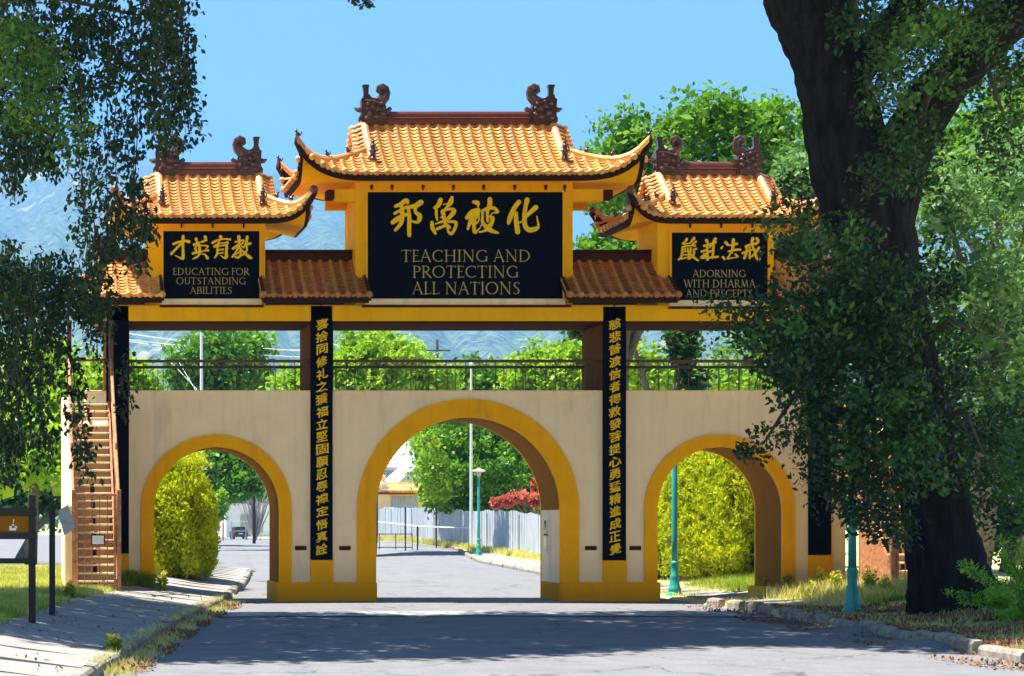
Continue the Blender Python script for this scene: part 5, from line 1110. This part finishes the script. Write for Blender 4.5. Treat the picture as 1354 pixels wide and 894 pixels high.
# juniper at the right edge
x, y = 19.3, 36.5; x = (1345 - VX) / F * 34; y = 34
r = thing('juniper', (x, y, g(x, y)), 'bright green feathery juniper spreading at the lower right edge', 'shrub')
base = Vector((x + .3, y, g(x, y))); arms = MB(); sp = []
for i in range(60):
    a = random.uniform(0, 6.28); el = random.uniform(.15, 1.25); l_ = random.uniform(.6, 1.15) * (1.0 + .4 * math.sin(el)); d = Vector((math.cos(a) * math.cos(el), math.sin(a) * math.cos(el), math.sin(el)))
    p1 = base + d * l_ * .6 + Vector((0, 0, .1)); p2 = base + d * l_ * 1.15 - Vector((0, 0, .06)); arms.tube([base, p1, p2], [.02, .012, .004], 4, False)
    for t in np.linspace(.25, 1, 15): q = base + (p2 - base) * t + Vector((0, 0, .12 * math.sin(math.pi * t))); sp.append(q + Vector((random.uniform(-.06, .06), random.uniform(-.06, .06), 0)))
leaves('foliage', clusters(np.array(sp), 26, .10, .7), .075, L['fern'], r, aspect=.28, up=.8)
arms.build('stems', M['twig'], r)

# ================================================================== YARD BEHIND THE GATE
# board fence
fr = thing('board_fence', (28.8, 128, 0), 'long grey board fence with an uneven top seen through the central arch', 'fence'); Yq = 92.0; i = 0
protoF = None
while Yq < 165:
    w_ = random.uniform(.36, .48); X = 29.0 - (Yq - 105) * .014 + .03 * math.sin(Yq); z = g(X, Yq); h = 2.42 + .08 * math.sin(Yq * .35) + .03 * math.sin(Yq * 1.9) + random.uniform(-.05, .05)
    MB().box(X - .012 + random.uniform(-.012, .012), X + .02, Yq, Yq + w_ - .03, z - .1, z + h).build('fence_board', M['greywood'], fr); Yq += w_
for k in range(10):
    Yp = 95 + k * 7; X = 28.9 - (Yp - 105) * .014; MB().box(X - .09, X - .03, Yp, Yp + .08, g(X, Yp) - .1, g(X, Yp) + 2.3).build('fence_post', M['galv'], fr)
# white pipe rail before it
r = thing('pipe_rail', (27.4, 125, g(27.4, 125)), 'thin white pipe rail in front of the grey board fence', 'rail')
a, b = (26.3, 139, g(26.3, 139) + 1.6), (26.6, 112, g(26.6, 112) + 1.45)
MB().tube([a, ((a[0] + b[0]) / 2, (a[1] + b[1]) / 2, (a[2] + b[2]) / 2 - .12), b], .045, 6).build('bar', M['white'], r)
for t in (0, .5, 1):
    q = Vector(a).lerp(Vector(b), t); zg = g(q.x, q.y); MB().tube([(q.x, q.y, zg - .1), (q.x, q.y, q.z + (-.06 if t == .5 else 0))], .035, 6).build('post', M['galv'], r)
# pole behind the fence
q = P(623, 690, 118); r = thing('flagpole', (q[0], 118, g(q[0], 118)), 'tall thin white pole behind the teal lamp in the central arch', 'pole')
MB().tube([(q[0], 118, 0), (q[0], 118, 6), (q[0], 118, 11.9)], [.10, .09, .06], 8).build('shaft', M['white'], r); MB().ball((q[0], 118, 11.95), .11).build('finial', M['white'], r)
# pipe barrier across the yard
def barrier(pxs, Y, label):
    (p0, p1) = pxs; x0, x1 = (p0 - VX) / F * Y, (p1 - VX) / F * Y; z = g(x1, Y); r = thing('pipe_gate', ((x0 + x1) / 2, Y, z), label, 'gate')
    for zz in (.15, .98): MB().tube([(x0, Y, z + zz), (x1, Y, z + zz)], .03, 6).build('rail', M['darkmetal'], r)
    for k in range(4): xx = x0 + (x1 - x0) * k / 3; MB().tube([(xx, Y, z + .0), (xx, Y, z + 1.0)], .025, 6).build('bar', M['darkmetal'], r)
    return r
barrier((480, 545), 118, 'low dark pipe gate standing open at the edge of the yard')
for px, h, lab in ((552, 1.5, 'short dark steel post at the open pipe gate'), (536, 2.7, 'taller thin dark post behind the pipe gate'), (577, 2.9, 'thin dark post in front of the board fence')):
    Yp = 117 if px < 560 else 121; x = (px - VX) / F * Yp; z = g(x, Yp); tag(MB().tube([(x, Yp, z - .1), (x, Yp, z + h)], .045, 6).build('steel_post', M['darkmetal']), lab, 'post')
# tiled gatehouse wall and the buildings beyond the fence
Yb = 150
def X_(p, Y=Yb): return (p - VX) / F * Y
def Z_(p, Y=Yb): return EYE + (VY - p) / F * Y
r = thing('gatehouse', (X_(540), Yb, 1), 'low yellow building with an orange tiled roof edge above the board fence', 'building')
MB().box(X_(490), X_(578), Yb, Yb + 5, .5, Z_(648)).build('wall', M['yellowwall'], r)
MB().box(X_(512), X_(553), Yb - .03, Yb + .02, 1, Z_(657)).build('recessed_panel', M['greywood'], r)
MB().box(X_(486), X_(515), Yb - .4, Yb - .032, .5, Z_(653)).build('pier', M['cream'], r)
rf = MB(); rf.grid([[(X_(515), Yb - .9, Z_(651)), (X_(579), Yb - .9, Z_(651))], [(X_(515), Yb + 1.6, Z_(640)), (X_(579), Yb + 1.6, Z_(640))]]); rf.box(X_(486), X_(579), Yb - .8, Yb - .6, Z_(654), Z_(651)); rr_ = rf.build('roof', M['ridge'], r)
for k in range(20):
    x = X_(513) + (X_(578) - X_(513)) * k / 19; mb = MB(); cover_mesh(mb, [(x, Yb - 1.0, Z_(650)), (x, Yb + .3, Z_(645)), (x, Yb + 1.6, Z_(639.5))], (1, 0, 0), .10); mb.build('cover_tile', M['tile'], rr_, smooth=True)
MB().bbox(X_(498), X_(578), Yb + 1.5, Yb + 2, Z_(641), Z_(637), .05).build('roof_ridge', M['tile'], rr_)
MB().lathe((X_(504), Yb, Z_(645)), [(.5, 0), (.5, .3), (.3, .5), (.34, .9), (.1, 1.2), (.06, 1.6)], 8).build('pier_cap', M['cream'], r)
Yc = 175
r = thing('large_building', (X_(500, Yc), Yc, 1), 'large blue-grey building with a pale sheet roof seen left in the central arch', 'building')
MB().box(X_(420, Yc), X_(562, Yc), Yc, Yc + 12, 0, Z_(617, Yc)).build('wall', M['bluewall'], r)
mb = MB(); e = [(X_(412, Yc), Yc - 1, Z_(618, Yc)), (X_(568, Yc), Yc - 1, Z_(618, Yc)), (X_(550, Yc), Yc + 6, Z_(578, Yc)), (X_(440, Yc), Yc + 6, Z_(578, Yc))]
mb.quad(*e); mb.quad((e[0][0], Yc + 13, e[0][2]), e[3], e[2], (e[1][0], Yc + 13, e[0][2])); mb.add([e[1], (e[1][0], Yc + 13, e[0][2]), e[2]], [(0, 1, 2)]); mb.add([e[0], e[3], (e[0][0], Yc + 13, e[0][2])], [(0, 1, 2)])
mb.box(e[0][0], e[1][0], Yc - 1.1, Yc - .9, Z_(618, Yc) - .3, Z_(618, Yc) - .01); rr_ = mb.build('roof', M['greyroof'], r)
for k in range(5):
    t = (k + .6) / 5.6; MB().box(e[0][0] + (e[3][0] - e[0][0]) * t, e[1][0] + (e[2][0] - e[1][0]) * t, Yc - 1 + 7 * t - .06, Yc - 1 + 7 * t + .06, e[0][2] + (e[2][2] - e[0][2]) * t - .02, e[0][2] + (e[2][2] - e[0][2]) * t + .07).build('roof_seam', M['greyroof'], rr_)
for px in (505, 530):
    f = MB().box(X_(px - 5, Yc), X_(px + 5, Yc), Yc - .06, Yc + .01, Z_(636, Yc), Z_(624, Yc)).build('window', M['white'], r); MB().box(X_(px - 4, Yc), X_(px + 4, Yc), Yc - .08, Yc - .055, Z_(635, Yc), Z_(625, Yc)).build('pane', M['glass'], f)
Yd = 160
r = thing('shed', (X_(545, Yd), Yd, 1), 'pale gabled roof between the blue-grey building and the tiled gatehouse', 'building')
mb = MB(); mb.prism([(X_(524, Yd), Z_(640, Yd)), (X_(571, Yd), Z_(640, Yd)), (X_(556, Yd), Z_(611, Yd))], Yd - .0, Yd + 8); mb.build('roof', M['greyroof'], r)
MB().box(X_(526, Yd), X_(569, Yd), Yd + .1, Yd + 7.9, .5, Z_(640, Yd) - .01).build('wall', M['white'], r)
# white prefab and its sign, left arch
Ye = 262
r = thing('white_building', (X_(328, Ye), Ye, 0), 'low white flat-roofed building beyond the wire fence in the left arch', 'building')
MB().bbox(X_(299, Ye), X_(372, Ye), Ye, Ye + 8, -.05, Z_(667, Ye), .05).build('wall', M['white'], r); MB().box(X_(298, Ye), X_(373, Ye), Ye - .2, Ye + 8.2, Z_(667, Ye) + .001, Z_(665.5, Ye)).build('roof', M['greyroof'], r)
MB().box(X_(318, Ye), X_(331, Ye), Ye - .06, Ye + .01, 0, Z_(680, Ye)).build('door', M['greypanel'], r); MB().box(X_(334, Ye), X_(348, Ye), Ye - .06, Ye + .01, .5, Z_(682, Ye)).build('panel', M['greywood'], r)
# parked car
Yc_ = 226; cx = (318.3 - VX) / F * Yc_
r = thing('parked_car', (cx, Yc_, 0), 'black car parked tail-on beyond the wire fence in the left arch', 'car')
prof = [(-.84, .32), (-.86, .75), (-.80, .98), (-.66, 1.42), (-.52, 1.50), (.52, 1.50), (.66, 1.42), (.80, .98), (.86, .75), (.84, .32)]
mb = MB(); mb.prism([(cx + a, b) for a, b in prof], Yc_, Yc_ + 3.2); mb.prism([(cx + a, b) for a, b in [(-.84, .32), (-.86, .75), (-.8, .95), (.8, .95), (.86, .75), (.84, .32)]], Yc_ + 3.2, Yc_ + 4.4); mb.build('body', M['carpaint'], r)
MB().prism([(cx + a, b) for a, b in [(-.66, 1.02), (-.58, 1.38), (.58, 1.38), (.66, 1.02)]], Yc_ - .02, Yc_ + .01).build('rear_window', M['glass'], r)
MB().bbox(cx - .84, cx + .84, Yc_ - .12, Yc_ - .01, .36, .58, .03).build('bumper', M['darkmetal'], r)
MB().box(cx - .24, cx + .24, Yc_ - .14, Yc_ - .121, .62, .76).build('number_plate', M['white'], r)
for s in (-1, 1):
    MB().bbox(min(cx + s * .60, cx + s * .84), max(cx + s * .60, cx + s * .84), Yc_ - .03, Yc_ + .02, .74, .94, .01).build('tail_light', M['taillight'], r)
    for yy in (.7, 3.6): MB().tube([(cx + s * .62, Yc_ + yy, .33), (cx + s * .85, Yc_ + yy, .33)], .33, 14).build('wheel', M['tyre'], r)
# chain-link fence with gate
Yf_ = 214
r = thing('wire_fence', ((300 - VX) / F * Yf_, Yf_, 0), 'grey wire mesh fence across the far side of the yard', 'fence')
x0, x1 = X_(268, Yf_), X_(420, Yf_)
for k in range(9):
    x = x0 + (x1 - x0) * k / 8; MB().tube([(x, Yf_, -.05), (x, Yf_, 2.1)], .05, 6).build('post', M['galv'], r)
for z in (.12, 1.05, 2.1): MB().tube([(x0, Yf_, z), (x1, Yf_, z)], .03, 5).build('rail', M['galv'], r)
mb = MB(); n = int((x1 - x0) / .3)
for k in range(n):
    x = x0 + k * .3
    for s in (-1, 1):
        xa = x if s > 0 else x + 1.9; mb.add([(xa, Yf_, .12), (xa + .012, Yf_, .12), (xa + .012 + s * 1.9, Yf_, 2.08), (xa + s * 1.9, Yf_, 2.08)], [(0, 1, 2, 3)])
tag(mb.build('mesh', M['galv'], r), kind='stuff')
x = X_(295, 208); tag(MB().tube([(x, 208, -.05), (x, 208, 2.0), (x, 208, 2.05)], [.09, .09, .05], 8).build('red_post', M['redpaint']), 'faded red steel post beside the wire fence', 'post')
# utility poles and cables
def pole(px, Y, h, m, label, arms=(), rad=.14):
    x = X_(px, Y); z = g(x, Y); r = thing('utility_pole', (x, Y, z), label, 'utility pole'); MB().tube([(x, Y, z - .1), (x, Y, z + h * .5), (x, Y, z + h)], [rad, rad * .85, rad * .65], 8).build('shaft', M[m], r)
    for zz in arms: MB().bbox(x - .9, x + .9, Y - .06, Y + .06, z + zz, z + zz + .1, .01).build('crossarm', M[m], r); [MB().lathe((x + d, Y, z + zz + .1), [(.04, 0), (.05, .06), (.03, .14)], 6).build('insulator', M['greypanel'], r) for d in (-.8, .8)]
    return r
pole(266.5, 120, 14.1, 'white', 'tall pale pole in the left gallery opening', rad=.13)
pole(228, 150, 11.6, 'trunk2', 'thin brown pole at the left of the left gallery opening', rad=.14)
pole(336, 180, 9.2, 'blackwood', 'dark slanting utility pole in the left arch', arms=(), rad=.16)
pole(578, 130, 14.0, 'trunk2', 'brown utility pole with crossarm in the central gallery opening', arms=(13.2, 12.2), rad=.15)
def cable(a, b, sag, label, rad=.022):
    a, b = Vector(a), Vector(b); pts = [a.lerp(b, t) - Vector((0, 0, sag * 4 * t * (1 - t))) for t in [k / 12 for k in range(13)]]
    tag(MB().tube(pts, rad, 4, False).build('cable', M['wire']), label, 'cable', 'overhead cables behind the gateway')
cable(P(150, 438, 150), P(578, 468, 130), .5, 'highest pale cable crossing the left gallery opening')
cable(P(150, 446, 150), P(440, 462, 138), .4, 'middle pale cable crossing the left gallery opening')
cable(P(160, 450, 150), P(578, 474, 130), .5, 'lower pale cable crossing the left gallery opening')
cable(P(225, 478, 120), P(275, 530, 118), 0, 'slanting stay cable low at left in the left gallery opening')
cable(P(235, 476, 120), P(262, 522, 118), 0, 'second slanting stay cable beside the pale pole')
cable(P(578, 490, 130), P(460, 525, 112), .3, 'cable sloping down left from the brown pole')
cable(P(578, 484, 130), P(440, 510, 110), .4, 'upper cable sloping down left from the brown pole')
cable(P(440, 455, 140), P(578, 463, 130), .4, 'cable reaching the top of the brown pole from the left')
cable(P(828, 489, 110), P(900, 492, 120), .1, 'short pale cable in the right gallery opening')

# ================================================================== GRASS, WEEDS, LITTER
def blades(name, pts, h, mat_, label, cat, wid=.18, spread=.35):
    pts = np.array(pts); n = len(pts); a = rng.uniform(0, 6.283, n); hh = h * rng.uniform(.45, 1.3, n); w2 = wid * h * .09 + .004
    lean = rng.normal(size=(n, 2)) * spread * hh[:, None]
    v = np.zeros((n, 3, 3)); dx = np.stack([np.cos(a) * w2, np.sin(a) * w2], 1)
    v[:, 0, :2] = pts[:, :2] - dx; v[:, 1, :2] = pts[:, :2] + dx; v[:, 0, 2] = v[:, 1, 2] = pts[:, 2] - .01
    v[:, 2, :2] = pts[:, :2] + lean; v[:, 2, 2] = pts[:, 2] + hh; o = pts.mean(0); me = bpy.data.meshes.new(name); v = v.reshape(-1, 3) - o
    me.vertices.add(n * 3); me.vertices.foreach_set('co', v.ravel()); me.loops.add(n * 3); me.loops.foreach_set('vertex_index', np.arange(n * 3, dtype=np.int32))
    me.polygons.add(n); me.polygons.foreach_set('loop_start', np.arange(0, n * 3, 3, dtype=np.int32)); me.polygons.foreach_set('loop_total', np.full(n, 3, dtype=np.int32)); me.materials.append(mat_); me.update(calc_edges=True)
    return tag(put(bpy.data.objects.new(name, me), o), label, cat, kind='stuff')
def scatter(n, fx, Y0, Y1, clump=.6, k=9):
    out = []
    while len(out) < n:
        Y = random.uniform(Y0, Y1); x0, x1 = fx(Y); X = random.uniform(x0, x1)
        if math.sin(X * 1.7 + 3) * math.sin(Y * 1.1 + X) < clump - 1.0: continue
        for _ in range(k):
            x, y = X + random.gauss(0, .10), Y + random.gauss(0, .10)
            if (50 - .12 < y < 51.9 and 1.9 < x < 21.8): continue
            out.append((x, y, g(x, y)))
    return out
blades('lawn_grass', scatter(46000, lambda Y: (-1.0, XL(Y) - 2.4), 28, 66, .9), .13, L['drygrass'], 'short dry sunlit grass on the left lawn', 'grass', .5)
blades('lawn_grass', scatter(26000, lambda Y: (-1.0, XL(Y) - 2.4), 28, 66, .5), .14, L['grass'], 'green tufts through the left lawn', 'grass', .5)
blades('verge_grass', scatter(26000, lambda Y: (XR(Y) + .25, XR(Y) + 7), 26, 62, .6), .13, L['drygrass'], 'dry grass under the big oak on the right verge', 'grass', .5)
blades('verge_weeds', scatter(4500, lambda Y: (XR(Y) + 1.6, XR(Y) + 5.0), 42, 49.5, .45), .34, L['drygrass'], 'tall straw-coloured weeds at the foot of the right pier', 'weeds', .3)
blades('verge_grass', scatter(14000, lambda Y: (XR(Y) + 2.0, XR(Y) + 6.5), 41, 58, .5), .22, L['grass'], 'green weeds at the foot of the right pier', 'grass', .4)
blades('fence_grass', scatter(9000, lambda Y: (27.6, 28.7), 92, 160, .9), .35, L['drygrass'], 'pale dry grass along the foot of the board fence', 'grass', .8)
blades('kerb_weeds', [(x, y, z) for (x, y, z) in scatter(5000, lambda Y: (XL(Y) - .15, XL(Y) + .35), 26, 50, .35)], .10, L['drygrass'], 'dry weeds growing along the left kerb', 'weeds', .5)
blades('tall_weeds', scatter(2600, lambda Y: (2.7, 3.35), 49.0, 49.85, 1.0, 5), .34, L['grass'], 'green weeds at the foot of the left outer pier', 'weeds', .4, .3)
def weed(px, py, h, n, label):
    X, Y, z = on_ground(px, py); r = thing('flowering_weed', (X, Y, z), label, 'weed', None); st_m = MB(); lp = []; fl = []
    for _ in range(n):
        a = random.uniform(0, 6.28); q = Vector((X + math.cos(a) * h * .35 * random.random(), Y + math.sin(a) * .3 * h * random.random(), z + h * random.uniform(.6, 1.1))); b_ = Vector((X + random.uniform(-.1, .1), Y + random.uniform(-.1, .1), z - .02)); st_m.tube([b_, (b_ + q) / 2 + Vector((random.uniform(-.04, .04), 0, .05)), q], [.008, .006, .003], 3, False)
        for t in (.3, .45, .6, .75): lp.append(b_.lerp(q, t))
        fl += [q, q + Vector((.02, 0, -.04)), q + Vector((-.03, 0, -.02))]
    st_m.build('stems', L['grass'], r); leaves('leaves', clusters(np.array(lp), 6, .07, .8), .08, L['grass'], r); leaves('flowers', clusters(np.array(fl), 7, .04, 1), .035, M['yellowflower'], r)['kind'] = 'stuff'
M['yellowflower'] = mat('yellow_petals', (0.75, 0.62, 0.06), .7, .15, 8)
for px, py, h, n, lab in ((1018, 782, .55, 16, 'yellow-flowered weed at the left of the right pier foot'), (1040, 783, .5, 14, 'yellow-flowered weed beside the right arch jamb'), (1085, 780, .55, 18, 'yellow-flowered weed under the right blank board'), (1105, 783, .5, 16, 'yellow-flowered weed between pier and lamp post'),
                          (1075, 790, .4, 12, 'low yellow-flowered weed near the kerb right of the arch'), (1150, 785, .6, 18, 'yellow-flowered weed right of the front lamp post'), (1172, 790, .5, 14, 'yellow-flowered weed against the oak trunk'), (212, 782, .5, 14, 'yellow-flowered weed at the mouth of the left arch'), (394, 792, .35, 6, 'little green weed against the left centre plinth'), (200, 776, .4, 10, 'short weed at the left jamb of the left arch'), (150, 862, .25, 12, 'low weed growing through the left pavement edge'), (92, 790, .35, 12, 'weed at the foot of the tilted sign post')):
    weed(px, py, h, n, lab)
# fallen leaves
def litter(n, fx, Y0, Y1, label, size=.07, rise=.0):
    pts = []
    while len(pts) < n:
        Y = random.uniform(Y0, Y1); a, b = fx(Y); X = random.uniform(a, b)
        if math.sin(Y * 1.3 + X * 2) + random.random() < .3: continue
        on_road = XL(Y) < X < XR(Y)
        pts.append((X, Y, (0.03 * math.sin(math.pi * (X - XL(Y)) / (XR(Y) - XL(Y))) - .005 if on_road else g(X, Y) + rise) + .008))
    tag(leaves('fallen_leaves', np.array(pts), size, M['litter'], up=3.0, aspect=.6), label, 'fallen leaves', kind='stuff')
litter(3500, lambda Y: (XL(Y) + .02, XL(Y) + .6), 24, 49, 'brown dead leaves drifted along the left gutter')
litter(36000, lambda Y: (XR(Y) + .2, XR(Y) + 3.6), 25, 43.5, 'brown dead leaves under the big oak', .08, .01)
litter(2600, lambda Y: (XR(Y) - 1.1, XR(Y) - .02), 25, 47, 'scattered dead leaves along the right kerb')
litter(350, lambda Y: (XL(Y) - 2.2, XL(Y) - .2), 22, 50, 'scattered dead leaves on the left pavement', .06, .035)
# air
hz = tag(MB().box(-7800, 9200, -60, 11500, -30, 2150).build('haze', None, origin=(0, 0, 0)), kind='stuff')
m = bpy.data.materials.new('air'); m.use_nodes = True; n = m.node_tree.nodes; n.clear(); o = n.new('ShaderNodeOutputMaterial'); v = n.new('ShaderNodeVolumePrincipled')
v.inputs['Color'].default_value = (0.17, 0.48, 0.97, 1); v.inputs['Density'].default_value = HAZE = 0.00014; v.inputs['Anisotropy'].default_value = 0.1
m.node_tree.links.new(v.outputs[0], o.inputs['Volume']); hz.data.materials.clear(); hz.data.materials.append(m)
